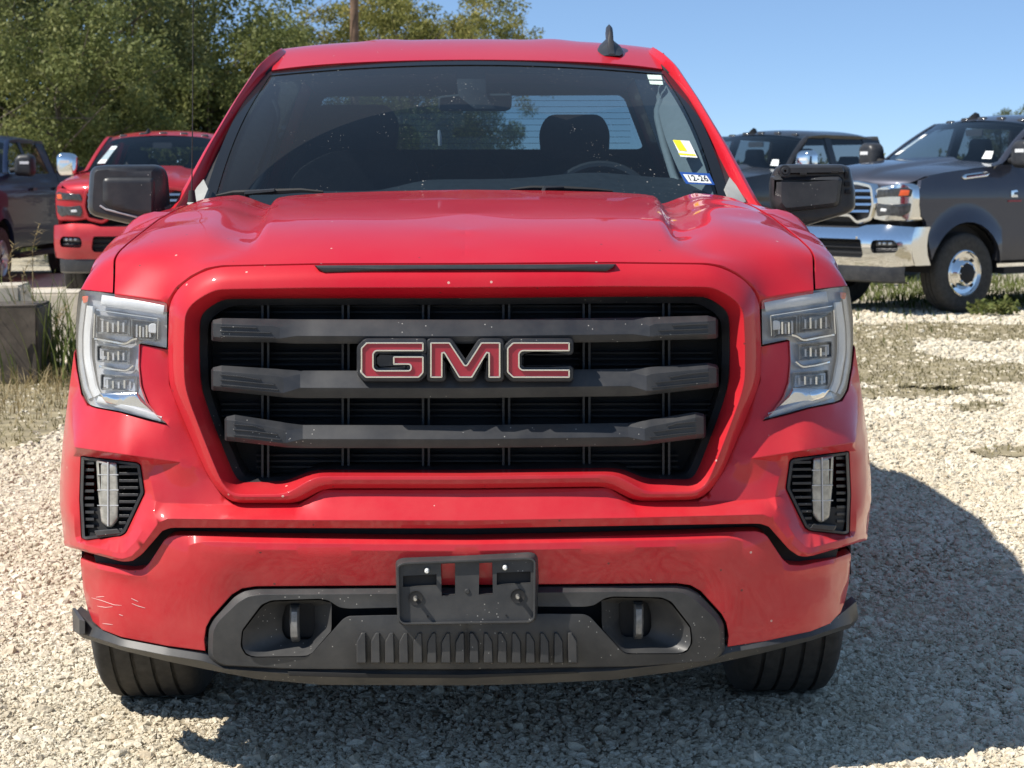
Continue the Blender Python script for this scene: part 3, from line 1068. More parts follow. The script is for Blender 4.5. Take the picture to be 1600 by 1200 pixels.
# dark backing behind the gap between both bumper halves
bm = bmesh.new()
rowsb = []
for y in (792, 860, 920, 995):
    rowsb.append([S(px, y, .062 + (.02 if px < 140 else 0)) for px in np.linspace(125 + max(0, y - 780) * .25, 1329 - max(0, y - 780) * .25, 40)])
loft(bm, rowsb)
bmesh.ops.recalc_face_normals(bm, faces=bm.faces)
tobj('bumper_backing', bm, M['deep_black'])

# ------------------------------------------------------------------ lower bumper cover
top = [(727,842.5,-.012),(600,842,-.012),(400,839.5,-.010),(300,836.5,-.008),(272,836.5,-.006),(258,842,-.004),(232,882,.002),(222,890,.006),(203,891.5,.012),(150,881,.045),(126,873,.085)]
crs = [(727,861,-.030),(600,860.5,-.030),(400,859,-.030),(335,857,-.028),(318,858,-.026),(303,866,-.022),(272,905,-.010),(258,914,-.004),(225,914,.006),(160,900,.04),(127,889,.088)]
bm = bmesh.new()
T3 = [S(*p) for p in resample_n(top, 90)]; C3 = [S(*p) for p in resample_n(crs, 90)]
T3[0].x = 0; C3[0].x = 0
mid = [(a + b) / 2 + Vector((0, -.006, .003)) for a, b in zip(T3, C3)]
mid[0].x = 0
loft(bm, [[p + Vector((0, .06, 0)) for p in T3], T3, mid, C3])
arch = [(727,914,-.004),(400,916,-.004),(378,919.5,-.004),(362,929,-.004),(330,965,-.002),(322,980,.0),(319,1000,.004),(321,1017,.008)]
lowe = [(321,1017,.008),(260,1009,.014),(190,995.5,.04),(160,984,.062),(145,971,.085)]
outl3 = [(145,971,.085),(136,948,.10),(130,920,.105),(127,889,.088)]
o4 = C3[:] + PL(outl3[::-1], 6)[1:-1] + PL(lowe[::-1], 7)[:-1] + PL(arch[::-1], 7) + [Vector((0, S(727, y, d).y, S(727, y, d).z)) for y, d in ((898,-.012),(880,-.022))]
patch(bm, o4, CT([(500,890,-.020),(350,890,-.022),(300,930,-.010),(280,970,.004),(220,950,.014),(180,940,.030),(160,955,.05),(240,985,.012)]), res=.025, base=sweep_base)
flange(bm, PL(arch, 7), (0, .045, 0)); flange(bm, PL(lowe, 7), (0, .05, 0.004))
wr = PL([(126,873,.085),(127,889,.088)], 6)[:-1] + PL(outl3[::-1], 6)
loft(bm, [wr, [p + Vector((-.006, .05, 0)) for p in wr], [p + Vector((-.010, .13, 0)) for p in wr], [p + Vector((-.012, .24, .0)) for p in wr]])
mirror_bm(bm)
bmesh.ops.remove_doubles(bm, verts=bm.verts, dist=0.0012)
bmesh.ops.recalc_face_normals(bm, faces=bm.faces)
lower_bumper = tobj('lower_bumper', bm, M['red'], smooth=26)

# ------------------------------------------------------------------ black lower insert, skid plate, tow hooks
insert = empty('bumper_insert'); insert.parent = truck
OUT = [(727,918,.0),(402,920,.0),(382,923,.0),(366,932,.0),(334,967,.002),(326,982,.004),(325,1024,.012),(330,1034,.016),(345,1041,.016),(460,1047,.012),(727,1047,.006)]
POC = [(727,947,.0),(545,951,.0),(530,949,.0),(513,938,.0),(500,935.5,.0),(424,938,.0),(408,945,.0),(378,985,.004),(376,1010,.008),(384,1024,.012),(396,1027,.012),(478,1026,.006),(487,1022,.004),(536,967,-.002),(545,962.5,-.004),(600,961,-.006),(727,960,-.006)]
bm = bmesh.new()
outp = PL(fillet(OUT, 6, False), 7)
bev = [ (p[0] + (727 - p[0]) * .018 * (1 if p[0] < 720 else 0), p[1] + (9 if p[1] < 935 else (4 if p[1] < 1000 else -2)), p[2] - .018) for p in OUT]
bevp = [S(*p) for p in resample_n(resample(fillet(bev, 6, False), 7, False), len(outp))]
outp2 = [S(*p) for p in resample_n(resample(fillet(OUT, 6, False), 7, False), len(outp))]
for q in (bevp[0], bevp[-1], outp2[0], outp2[-1]): q.x = 0
loft(bm, [[p + Vector((0, .06, 0)) for p in outp2], outp2, bevp])
pocp = [tuple(p[:2]) + (p[2] - .018,) for p in POC]
poc3 = PL(fillet(pocp, 5, False), 7)
poly_up = bevp + []          # face: outer loop then back along the pocket loop
# split face in two: the band above/left of the pocket and the skid below, sharing the pocket line
iu = 0
face = bevp + poc3[::-1]
patch(bm, face, (), res=.03, base=sweep_base)
pin = [S(p[0], p[1], p[2] + .09) for p in resample(fillet(pocp, 5, False), 7, False)]
pin[0].x = 0; pin[-1].x = 0
strip(bm, poc3, pin)
mirror_bm(bm)
bmesh.ops.remove_doubles(bm, verts=bm.verts, dist=0.0008)
bmesh.ops.recalc_face_normals(bm, faces=bm.faces)
tobj('insert_frame', bm, M['grey_plastic'], insert, smooth=24)
bm = bmesh.new()
pill(bm, [(370,930),(1085,927),(1090,1030),(368,1033)], [(0, .10), (0, .075)], S, grid=40)
tobj('insert_backing', bm, M['deep_black'], insert)
for sx in (0, 1):      # inner liners of the tow hook pockets
    bm = bmesh.new()
    PO = [(518,942),(500,937.5),(424,940),(410,947),(380,986),(378,1010),(386,1023),(398,1026),(478,1025),(487,1021),(518,985)]
    BX = [(492,947),(488,943),(452,943),(446,947),(441,965),(441,985),(445,995),(451,999),(482,999),(488,995),(492,978)]
    PO = resample_n(PO + [PO[0]], 45)[:-1]; BX = resample_n(BX + [BX[0]], 45)[:-1]
    loft(bm, [[S(p[0], p[1], -.014) for p in PO], [S(p[0] * .7 + q[0] * .3, p[1] * .7 + q[1] * .3, .012) for p, q in zip(PO, BX)], [S(q[0], q[1], .045) for q in BX], [S(q[0], q[1], .074) for q in BX]], closed=True)
    bmesh.ops.recalc_face_normals(bm, faces=bm.faces)
    o = tobj('hook_pocket', bm, M['grey_plastic'], insert)
    bm = bmesh.new()
    pts = [S(461, 945, .06), S(460.5, 948, .03), S(460, 955, .018), S(460, 975, .010), S(461, 994, .016), S(462, 1001, .04), S(462, 1003, .07)]
    rings = []
    for i, p in enumerate(pts):
        w = .0110
        rings.append([p + Vector((-w, 0, 0)), p + Vector((-w * .6, -.008, 0)), p + Vector((w * .6, -.008, 0)), p + Vector((w, 0, 0)), p + Vector((w, .012, 0)), p + Vector((-w, .012, 0))])
    loft(bm, rings, closed=True, cap0=True, cap1=True)
    bmesh.ops.recalc_face_normals(bm, faces=bm.faces)
    h = tobj('tow_hook', bm, M['hook'], truck, smooth=40)
    if sx:
        for oo in (o, h):
            c = flip_obj(oo); bpy.data.objects.remove(oo)
for k in range(16):    # ribs of the skid plate
    x = 557 + k * 22.0
    lean = 1 if k < 8 else -1
    bm = bmesh.new()
    if lean > 0: q = [(x, 1003), (x + 8, 988), (x + 15, 988), (x + 16, 1037), (x, 1037)]
    else: q = [(x, 988), (x + 7, 988), (x + 15, 1002), (x + 16, 1037), (x, 1037)]
    pill(bm, fillet(q, 2, True, 2), [(0, .012), (0, -.027), (1.8, -.036)], lambda u, v, d: S(u, v, d))
    tobj('skid_rib', bm, M['grey_plastic'], insert, smooth=30)

# black valance under the bumper, hanging loose at its outer end
bm = bmesh.new()
vt = [(727,1044,.01),(500,1043,.012),(350,1038,.02),(321,1020,.014),(260,1011,.018),(190,998,.044),(150,980,.075),(132,966,.098),(119,955,.112)]
vm = [(727,1056,-.006),(500,1056,-.004),(350,1045,.006),(318,1033,.004),(260,1024,.006),(190,1010,.03),(150,997,.058),(126,990,.088),(116,978,.108)]
vb = [(727,1071,.02),(500,1070,.022),(400,1061,.028),(318,1045,.034),(260,1033,.04),(190,1016,.062),(150,1003,.088),(127,996,.11),(117,984,.125)]
rr = [[S(*p) for p in resample_n(q, 70)] for q in (vt, vm, vb)]
for q in rr: q[0].x = 0
rr = [[p + Vector((0, .06, 0)) for p in rr[0]]] + rr + [[p + Vector((0, .12, .01)) for p in rr[2]]]
loft(bm, rr)
tip = [r[-1] for r in rr]
mirror_bm(bm)
for v in bm.verts:
    if v.co.x > 0.05: v.co.z += .010 * smooth01((v.co.x - .05) / .5)
bmesh.ops.remove_doubles(bm, verts=bm.verts, dist=0.0008)
bmesh.ops.recalc_face_normals(bm, faces=bm.faces)
tobj('valance', bm, M['grey_plastic'], smooth=30)
bm = bmesh.new()
loft(bm, [[W(118, 950, .34), W(113, 950, .36), W(114, 985, .37), W(121, 988, .34)], [W(133, 970, .22), W(124, 968, .23), W(124, 992, .24), W(133, 990, .225)]], closed=True, cap0=True, cap1=True)
bmesh.ops.recalc_face_normals(bm, faces=bm.faces)
tobj('loose_valance_end', bm, M['grey_plastic'])
bm = bmesh.new()
q = [(449,1049),(600,1053),(727,1054),(900,1049),(905,1052),(727,1060),(560,1059),(452,1056)]
pill(bm, q, [(0, .05), (0, -.0085), (.4, -.0090)], S)
tobj('valance_slot', bm, M['deep_black'])

# ------------------------------------------------------------------ licence plate bracket
br = empty('licence_plate_bracket'); br.parent = truck
BK = fillet([(617,871),(627,866),(835,853),(843,858),(840,965),(833,974),(627,977.5),(621,972)], 6, True, 3)
def SB(u, v, d): return W(u, v, -.052 + d + (v - 915) * -0.00009)
holesB = [[(630,900),(682,897.5),(682,915),(630,917)], [(689,881),(711,880),(711,929),(690,931)], [(749,880),(769,879),(770,928),(748,929)], [(776,895),(829,893),(829,911),(776,914)]]
FB = fillet([(620,884),(630,879),(826,871),(837,875),(836,966),(829,973),(630,976),(622,970)], 8, True, 3)
bm = bmesh.new()
fo = [SB(p[0], p[1], .012) for p in resample(inset2(FB, 3), 5, True)]
patch(bm, fo, (), [[SB(p[0], p[1], .012) for p in h] for h in holesB], res=.05)
for h in holesB:
    a = [SB(p[0], p[1], .012) for p in h]
    strip(bm, a, [p + Vector((0, .010, 0)) for p in a], True)
b0 = [SB(p[0], p[1], .012) for p in resample(inset2(FB, 3), 5, True)]
n_ = len(b0)
b1 = [SB(p[0], p[1], .0) for p in resample(inset2(FB, 2.95), 5, True)]
b1 = b1 if len(b1) == n_ else b0

b2_ = [SB(p[0], p[1], .0) for p in resample_n(FB + [FB[0]], n_ + 1)[:-1]]
b3 = [SB(p[0], p[1], .045) for p in resample_n(BK + [BK[0]], n_ + 1)[:-1]]
loft(bm, [b0, b1, b2_, b3], closed=True)
bmesh.ops.recalc_face_normals(bm, faces=bm.faces)
tobj('plate_tray', bm, M['grey_plastic'], br, smooth=25)
for h in (holesB[0], holesB[3]):
    bm = bmesh.new()
    pill(bm, h, [(-2, .030), (-2, .024)], SB)
    tobj('slot_back', bm, M['deep_black'], br, smooth=0)
for (x, y, r, m) in ((667,892,3.6,'white_plastic'), (789,887,3.8,'white_plastic'), (649,935.5,3.2,'bolt'), (809,932.5,3.2,'bolt')):
    bm = bmesh.new()
    p = SB(x, y, 0)
    lathe(bm, [(0.0005, -.010), (.0032, -.010), (.0052, -.006), (.0052, .012)], 14, 'Y', p)
    tobj('screw', bm, M[m], br, smooth=40)
for (x, y) in ((649,935.5), (809,932.5)):
    bm = bmesh.new()
    lathe(bm, [(.0052, .0095), (.0145, .0095), (.0165, .0085), (.0165, .012)], 20, 'Y', SB(x, y, 0))
    tobj('screw_boss', bm, M['deep_black'], br)
for (x, y) in ((668,965), (791,963)):
    bm = bmesh.new()
    lathe(bm, [(.0004, .010), (.0022, .010), (.0024, .013)], 8, 'Y', SB(x, y, 0))
    tobj('pin_hole', bm, M['deep_black'], br)
bm = bmesh.new()
lathe(bm, [(.0004, .009), (.005, .009), (.0062, .011), (.0062, .013)], 14, 'Y', SB(730, 925.5, 0))
tobj('moulding_mark', bm, M['grey_plastic'], br)

# ------------------------------------------------------------------ wheels
def tyre_profile(R=.405, w=.275):
    h = w / 2
    P = [(R - .145, -h * .80), (R - .12, -h * .92), (R - .06, -h * 1.0), (R - .025, -h * .97), (R - .006, -h * .86), (R - .001, -h * .74)]
    gx = [-.56, -.19, .19, .56]
    for g in gx:
        c = g * h
        P += [(R, c - .0055), (R - .010, c - .0045), (R - .010, c + .0045), (R, c + .0055)]
    P += [(R - .001, h * .74), (R - .006, h * .86), (R - .025, h * .97), (R - .06, h * 1.0), (R - .12, h * .92), (R - .145, h * .80)]
    return P
for sx in (-1, 1):
    for wy in (.95, 4.70):
        wh = empty('wheel', (0, 0, 0)); wh.parent = truck
        bm = bmesh.new()
        lathe(bm, tyre_profile(), 72, 'X', (sx * .868, wy, .403))
        ty = tobj('tyre', bm, M['rubber'], wh, smooth=35)
        bm = bmesh.new()
        lathe(bm, [(.02, sx * .10), (.10, sx * .11), (.2, sx * .09), (.245, sx * .12), (.262, sx * .12), (.262, -sx * .11), (.24, -sx * .11), (.235, sx * .05), (.02, sx * .05)], 40, 'X', (sx * .868, wy, .403))
        tobj('rim', bm, M['rib_black'], wh)

# ------------------------------------------------------------------ hidden mass behind the front, with dark boxes added to block light
bm = bmesh.new()
box(bm, (0, .80, .76), (1.24, 1.10, .72))
tobj('engine_bay_blocker', bm, M['deep_black'], smooth=0)
bm = bmesh.new()
box(bm, (0, 3.1, .42), (1.45, 5.2, .22))
tobj('chassis', bm, M['deep_black'], smooth=0)
for sx in (-1, 1):
    bm = bmesh.new()
    prof = []
    for k in range(13):
        a = math.pi * k / 12
        prof.append((.95 - .49 * math.cos(a), .42 + .49 * math.sin(a)))
    loft(bm, [[Vector((sx * .66, y, z)) for y, z in prof], [Vector((sx * .99, y, z)) for y, z in prof]])
    f = [bm.verts.new((sx * .66, y, z)) for y, z in prof]
    bm.faces.new(f)
    bmesh.ops.recalc_face_normals(bm, faces=bm.faces)
    tobj('wheel_well', bm, M['deep_black'])

# old scratches on the corner of the lower bumper
from mathutils.bvhtree import BVHTree
_me = lower_bumper.data
_bv = BVHTree.FromPolygons([v.co - Vector((0, -.95, 0)) for v in _me.vertices], [p.vertices[:] for p in _me.polygons])
M['scratch'] = simple('bare_scratched_primer', (0.62, 0.42, 0.40), .8, noise=.2)
def on_front(px, py):
    d = (W(px, py, 1.0) - CAM).normalized()
    h = _bv.ray_cast(CAM, d)
    return (h[0] - d * .0006) if h[0] is not None else None
for k, q in enumerate(([(143,934),(158,938),(178,945),(190,946)], [(150,933),(163,932)], [(152,947),(165,949),(176,948)], [(206,943),(216,947),(227,950)], [(160,974),(176,976)], [(186,960),(192,962)], [(205,935),(216,940)])):
    p3 = [on_front(*p) for p in resample(q, 4, False)]
    p3 = [p for p in p3 if p is not None]
    if len(p3) < 2: continue
    bm = bmesh.new(); tube(bm, p3, [.0003 + .0006 * math.sin(math.pi * (i + .5) / len(p3)) for i in range(len(p3))], 4)
    tobj('scratch', bm, M['scratch'], lower_bumper, smooth=0)
# ------------------------------------------------------------------ cab of the red truck
def glass_dust(t):
    """road dust left outside the two wiper arcs, plus dried splashes"""
    c = t.coord()
    sp = t.n('ShaderNodeSeparateXYZ'); t.l(c, sp.inputs[0])
    x, z = sp.outputs['X'], sp.outputs['Z']
    def arc(px_, pz_, r):
        dx = t.math('SUBTRACT', x, px_); dz = t.math('SUBTRACT', z, pz_)
        d = t.math('SQRT', t.math('ADD', t.math('MULTIPLY', dx, dx), t.math('MULTIPLY', t.math('MULTIPLY', dz, dz), 2.4)))
        return t.math('LESS_THAN', d, r)
    sw = t.math('MAXIMUM', arc(-.02, 1.20, .74), arc(.66, 1.20, .74))
    nz = t.noise(5, 6, 0.65, c)
    base = t.math('MULTIPLY', nz.outputs['Fac'], 0.007)
    outside = t.math('MULTIPLY', t.math('SUBTRACT', 1.0, sw), 0.016)
    v = t.vor(26, c)
    v2 = t.vor(75, c)
    g = t.noise(3.5, 2, 0.5, c)
    spl = t.math('MULTIPLY', t.math('LESS_THAN', v.outputs['Distance'], 0.075), t.math('GREATER_THAN', g.outputs['Fac'], 0.56))
    spl2 = t.math('MULTIPLY', t.math('LESS_THAN', v2.outputs['Distance'], 0.08), t.math('GREATER_THAN', g.outputs['Fac'], 0.52))
    s = t.math('MULTIPLY', t.math('MAXIMUM', spl, spl2), 0.42)
    return t.math('ADD', t.math('ADD', base, outside), s, clamp=True)
M['windshield'] = thin_glass('windshield_glass', (0.36, 0.44, 0.49), glass_dust, 0.01, 1.5, 1.4)
M['pillar_trim'] = simple('sunlit_pillar_trim', (0.55, 0.55, 0.52), 0.7, noise=0.06)  # paler base colour stands in for sun on the driver's side trim
M['tint_glass'] = thin_glass('tinted_side_glass', (0.05, 0.055, 0.06), None, 0.08, 1.45, 0.22)
M['rear_glass'] = thin_glass('rear_window_glass', (0.52, 0.62, 0.64), None, 0.02)
M['frit'] = simple('black_glass_border', (0.012, 0.013, 0.015), 0.12, noise=0.05)

def wsp(s, t, out=0.0):
    """windshield surface: s -1..1 across, t 0..1 upward"""
    hw = .835 + (.700 - .835) * t + .012 * math.sin(math.pi * t)
    Yc = 1.455 + (2.215 - 1.455) * t - .030 * math.sin(math.pi * t)
    zc = 1.335 + (1.832 - 1.335) * t + .030 * math.sin(math.pi * t)
    dY = .175 + (.115 - .175) * t
    dz = -.012 - .020 * t
    p = Vector((s * hw, Yc + dY * s * s, zc + dz * s * s))
    return p + Vector((0, -.55, .83)).normalized() * out
def ws_grid(bm, s0, s1, t0, t1, ns, nt, out=0.0, flip=False):
    rows = []
    for j in range(nt + 1):
        t = t0 + (t1 - t0) * j / nt
        rows.append([wsp(s0 + (s1 - s0) * i / ns, t, out) for i in range(ns + 1)])
    loft(bm, rows)
bm = bmesh.new()
ws_grid(bm, -1, 1, -.02, 1, 40, 24)
bmesh.ops.recalc_face_normals(bm, faces=bm.faces)
ws = tobj('windshield', bm, M['windshield'], smooth=60)
bm = bmesh.new()
ws_grid(bm, -1, 1, .962, 1.004, 40, 2, .003)
ws_grid(bm, -1.0, -.955, -.02, .962, 2, 20, .003)
ws_grid(bm, .955, 1.0, -.02, .962, 2, 20, .003)
ws_grid(bm, -.955, .955, -.02, .035, 40, 2, .003)
bmesh.ops.recalc_face_normals(bm, faces=bm.faces)
tobj('glass_border', bm, M['frit'], ws, smooth=60, doubles=.001)

# stickers on the glass
def sticker(name, pts, mat, out):
    """quad on the windshield from four photo pixels"""
    bm = bmesh.new()
    def hit(px, py):
        best = None
        s, t = (px - 731) / 380.0, (300 - py) / 195.0
        for _ in range(25):
            p = wsp(s, t, out)
            q = W(px, py, p.y)
            hw = .835 + (.700 - .835) * t
            s += (q.x - p.x) / hw * .8
            t += (q.z - p.z) / .5 * .8
        return wsp(s, t, out)
    bm.faces.new([bm.verts.new(hit(*p)) for p in pts])
    bmesh.ops.recalc_face_normals(bm, faces=bm.faces)
    return tobj(name, bm, mat, ws, smooth=0)
M['st_white'] = simple('sticker_white', (0.80, 0.82, 0.80), 0.5)
M['st_green'] = simple('sticker_pale_green', (0.62, 0.78, 0.70), 0.5)
M['st_yellow'] = simple('sticker_yellow', (0.85, 0.74, 0.02), 0.5)
M['st_blue'] = simple('sticker_blue', (0.02, 0.08, 0.32), 0.4)
M['ink'] = simple('black_ink', (0.02, 0.02, 0.02), 0.6)
sticker('sticker', [(1011,116.5),(1033,117.5),(1035,124.5),(1013,124)], M['st_green'], .0015)
sticker('sticker', [(1014,126),(1035,126.5),(1036,132.5),(1016,131.5)], M['st_green'], .0015)
sticker('sticker', [(1051,218.5),(1077,220),(1090,246.5),(1063,244.5)], M['st_white'], .0015)
sticker('sticker_band', [(1051,218.5),(1063,219.2),(1074,236),(1061,235)], M['st_yellow'], .0022)
sticker('sticker_band', [(1060,239),(1086,241),(1087.5,243.5),(1061.5,241.8)], M['st_yellow'], .0022)
sticker('sticker', [(1061.5,268.5),(1108.5,271),(1117,289),(1072,287)], M['st_blue'], .0015)
sticker('sticker_panel', [(1067,272),(1104,274.5),(1112,286.5),(1076,284.5)], M['st_white'], .0022)
def on_glass_text(body, px, py, size, out):
    cu = bpy.data.curves.new('txt', 'FONT'); cu.body = body; cu.size = size; cu.align_x = 'CENTER'; cu.align_y = 'CENTER'; cu.extrude = .0004
    o = bpy.data.objects.new('txt', cu); COL.objects.link(o)
    dg = bpy.context.evaluated_depsgraph_get()
    me = bpy.data.meshes.new_from_object(o.evaluated_get(dg))
    bpy.data.objects.remove(o)
    return me
me = on_glass_text('12-26', 0, 0, .031, 0)
q0 = W(1090, 279.5, 1.72)
s_, t_ = .87, .1
for _ in range(30):
    p = wsp(s_, t_, .001); q = W(1090, 279.5, p.y); s_ += (q.x - p.x) / .8 * .8; t_ += (q.z - p.z) / .5 * .8
p0 = wsp(s_, t_, .0028)
ex = (wsp(s_ + .02, t_, 0) - wsp(s_ - .02, t_, 0)).normalized(); ey = (wsp(s_, t_ + .02, 0) - wsp(s_, t_ - .02, 0)).normalized()
for v in me.vertices:
    a, b, c = v.co
    v.co = p0 + ex * (a + b * -.25) + ey * b * 1.25 + ex.cross(ey) * c
me.materials.append(M['ink']); me.transform(truck_inv)
to = bpy.data.objects.new('sticker_date', me); COL.objects.link(to); to.parent = ws

# roof, rising from the header and falling to the ditches
def roofp(u, v):
    """u -1..1 across, v 0..1 front to back"""
    Y = 2.215 + (4.36 - 2.215) * v
    z = 1.838 + .112 * (1 - (1 - min(1, v / .34)) ** 2.1) - .05 * max(0, (v - .5) / .5) ** 2
    hw = .672 + .02 * smooth01(v * 3)
    Y += .100 * u * u * (1 - smooth01(v * 4))
    z -= (.018 + .008 * smooth01(v * 4)) * u * u + .010 * abs(u) ** 6
    # shallow stamped ribs
    if v > .12:
        z += .006 * smooth01((v - .12) / .15) * (0.5 + 0.5 * math.cos(min(1, abs(abs(u) - .45) / .16) * math.pi))
    return Vector((u * hw, Y, z))
bm = bmesh.new()
loft(bm, [[roofp(-1 + 2 * i / 48, (j / 40) ** 1.5) for i in range(49)] for j in range(41)])
hdr = [roofp(-1 + 2 * i / 48, 0) for i in range(49)]
strip(bm, [p + Vector((0, .012, -.012)) for p in hdr], hdr)
bmesh.ops.remove_doubles(bm, verts=bm.verts, dist=0.0006)
bmesh.ops.recalc_face_normals(bm, faces=bm.faces)
tobj('roof', bm, M['red'], smooth=40)

# pillars and roof rails (outer, crown and inner edge), both sides
po = [W(262,331,1.58), W(269,326,1.60), W(322,230,1.87), W(365,160,2.10), W(401,106,2.30), W(420,88,2.42), W(436,79.5,2.55), Vector((-.715,3.0,1.905)), Vector((-.715,4.0,1.885)), Vector((-.72,4.36,1.84))]
pi_ = [W(287,331,1.60), W(290,326,1.61), W(338,232,1.88), W(379,158,2.11), W(413,107,2.30), W(432,90,2.42), W(447,80,2.54), Vector((-.690,3.0,1.915)), Vector((-.690,4.0,1.895)), Vector((-.69,4.36,1.85))]
po = [Vector(p) for p in resample_n([tuple(p) for p in po], 60)]; pi_ = [Vector(p) for p in resample_n([tuple(p) for p in pi_], 60)]
pc = [(a + b) / 2 + Vector((-.002, -.014, .010)) for a, b in zip(po, pi_)]
pq = [a * .75 + b * .25 + Vector((-.004, -.008, .004)) for a, b in zip(po, pi_)]
bm = bmesh.new()
loft(bm, [[p + Vector((.03, .05, -.03)) for p in po], po, pq, pc, pi_, [p + Vector((.01, .03, -.03)) for p in pi_]])
bmesh.ops.recalc_face_normals(bm, faces=bm.faces)
ap = tobj('roof_pillar', bm, M['red'], smooth=60)
flip_obj(ap)
# black moulding between pillar and glass / roof ditch
bm = bmesh.new()
gl_edge = [wsp(-.985, t, -.004) for t in np.linspace(0.0, 1.0, 30)]
roof_edge = [roofp(-.99, v) + Vector((0, 0, -.006)) for v in np.linspace(0.02, 1, 30)]
ge = [Vector(p) for p in resample_n([tuple(p) for p in gl_edge + roof_edge], 60)]
pe = [p + Vector((.004, .012, -.010)) for p in pi_]
loft(bm, [pe, [(a + b) / 2 for a, b in zip(pe, ge)], ge])
bmesh.ops.recalc_face_normals(bm, faces=bm.faces)
dt = tobj('roof_ditch_moulding', bm, M['rib_black'], smooth=60)
flip_obj(dt)
# grey corner cowls and cowl panel
bm = bmesh.new()
cw = [W(300,322,1.47), W(318,312,1.5), W(325,295,1.60), W(318,280,1.66), W(308,292,1.62), W(292,318,1.55)]
patch(bm, cw, (), n=(0, -1, .3), res=.05)
flange(bm, cw, (0, .03, -.01), True)
bmesh.ops.recalc_face_normals(bm, faces=bm.faces)
co = tobj('cowl_corner', bm, M['trim_grey'], smooth=40)
flip_obj(co)
bm = bmesh.new()
rows = []
for j, (dy, dz) in enumerate(((0, -.012), (.03, -.02), (.07, -.01), (.12, .005))):
    rows.append([Vector((x, 1.43 + dy + .11 * (x / .8) ** 2, 1.372 + dz - .035 * (x / .8) ** 2)) for x in np.linspace(-.84, .84, 30)])
loft(bm, rows)
bmesh.ops.recalc_face_normals(bm, faces=bm.faces)
tobj('cowl_panel', bm, M['deep_black'], smooth=60)
# wipers
for pts in ([(338,306),(365,301.5),(430,299.5),(470,297.5),(505,300)], [(797,296.5),(830,294),(880,295),(930,297),(957,299)]):
    wip = empty('wiper'); wip.parent = truck
    P = [W(p[0], p[1], 1.50 + .13 * ((p[0] - 731) / 400) ** 2) for p in pts]
    bm = bmesh.new(); tube(bm, P, [.004, .008, .009, .007, .004], 6)
    tobj('wiper_blade', bm, M['deep_black'], wip)
    bm = bmesh.new(); tube(bm, [P[0] + Vector((.1, -.03, -.01)), P[1] + Vector((.04, -.025, 0)), P[2] + Vector((0, -.012, .004))], [.010, .008, .006], 6)
    tobj('wiper_arm', bm, M['rib_black'], wip)

# body sides behind the front fenders: cab side, side glass, box
for sx in (-1, 1):
    sec = [(.900, 1.325), (.965, 1.27), (1.0, 1.10), (1.005, .90), (.985, .65), (.94, .44), (.88, .42)]
    bm = bmesh.new()
    loft(bm, [[Vector((sx * (x + (.012 if k else 0) * 0), y, z)) for x, z in sec] for k, y in enumerate((1.50, 2.2, 3.0, 3.7, 4.40))])
    bmesh.ops.recalc_face_normals(bm, faces=bm.faces)
    cs = tobj('cab_side', bm, M['red'], smooth=50)
    for y0, y1 in ((1.53, 2.85), (2.87, 4.0)):
        bm = bmesh.new(); box(bm, (sx * 1.000, y1 - .18, 1.14), (.03, .19, .028))
        tobj('door_handle', bm, M['red'], cs, smooth=0)
    for y0, y1 in ((1.62, 2.78), (2.90, 3.92)):
        bm = bmesh.new()
        t0 = y0 + (.58 if y0 < 2 else 0.02)
        q = [Vector((sx * .895, y0, 1.325)), Vector((sx * .895, y1, 1.325)), Vector((sx * .686, y1 - (.0 if y0 < 2 else .1), 1.872)), Vector((sx * .686, t0 + (.22 if y0 < 2 else 0), 1.872))]
        bm.faces.new([bm.verts.new(p) for p in q])
        tobj('side_window', bm, M['tint_glass'], smooth=0)
    for y0, y1, yt0, yt1 in ((2.78, 2.90, 2.78, 2.92), (3.92, 4.40, 3.82, 4.36)):
        bm = bmesh.new()
        q = [Vector((sx * .898, y0, 1.325)), Vector((sx * .898, y1, 1.325)), Vector((sx * .688, yt1, 1.872)), Vector((sx * .688, yt0, 1.872))]
        bm.faces.new([bm.verts.new(p) for p in q])
        tobj('door_pillar', bm, M['red'], smooth=0)
    bm = bmesh.new()
    secb = [(.86, 1.37), (.985, 1.37), (1.01, 1.2), (1.015, .95), (.99, .62), (.93, .50)]
    loft(bm, [[Vector((sx * x, y, z)) for x, z in secb] for y in (4.43, 5.88)])
    loft(bm, [[Vector((sx * .86, y, 1.37)), Vector((sx * .86, y, .85))] for y in (4.43, 5.88)])
    bmesh.ops.recalc_face_normals(bm, faces=bm.faces)
    tobj('cargo_box_side', bm, M['red'], smooth=50)
bm = bmesh.new()
box(bm, (0, 5.86, 1.05), (1.72, .05, .62)); 
tobj('tailgate', bm, M['red'], smooth=0)
bm = bmesh.new(); box(bm, (0, 5.15, .82), (1.7, 1.4, .06))
tobj('cargo_floor', bm, M['deep_black'], smooth=0)

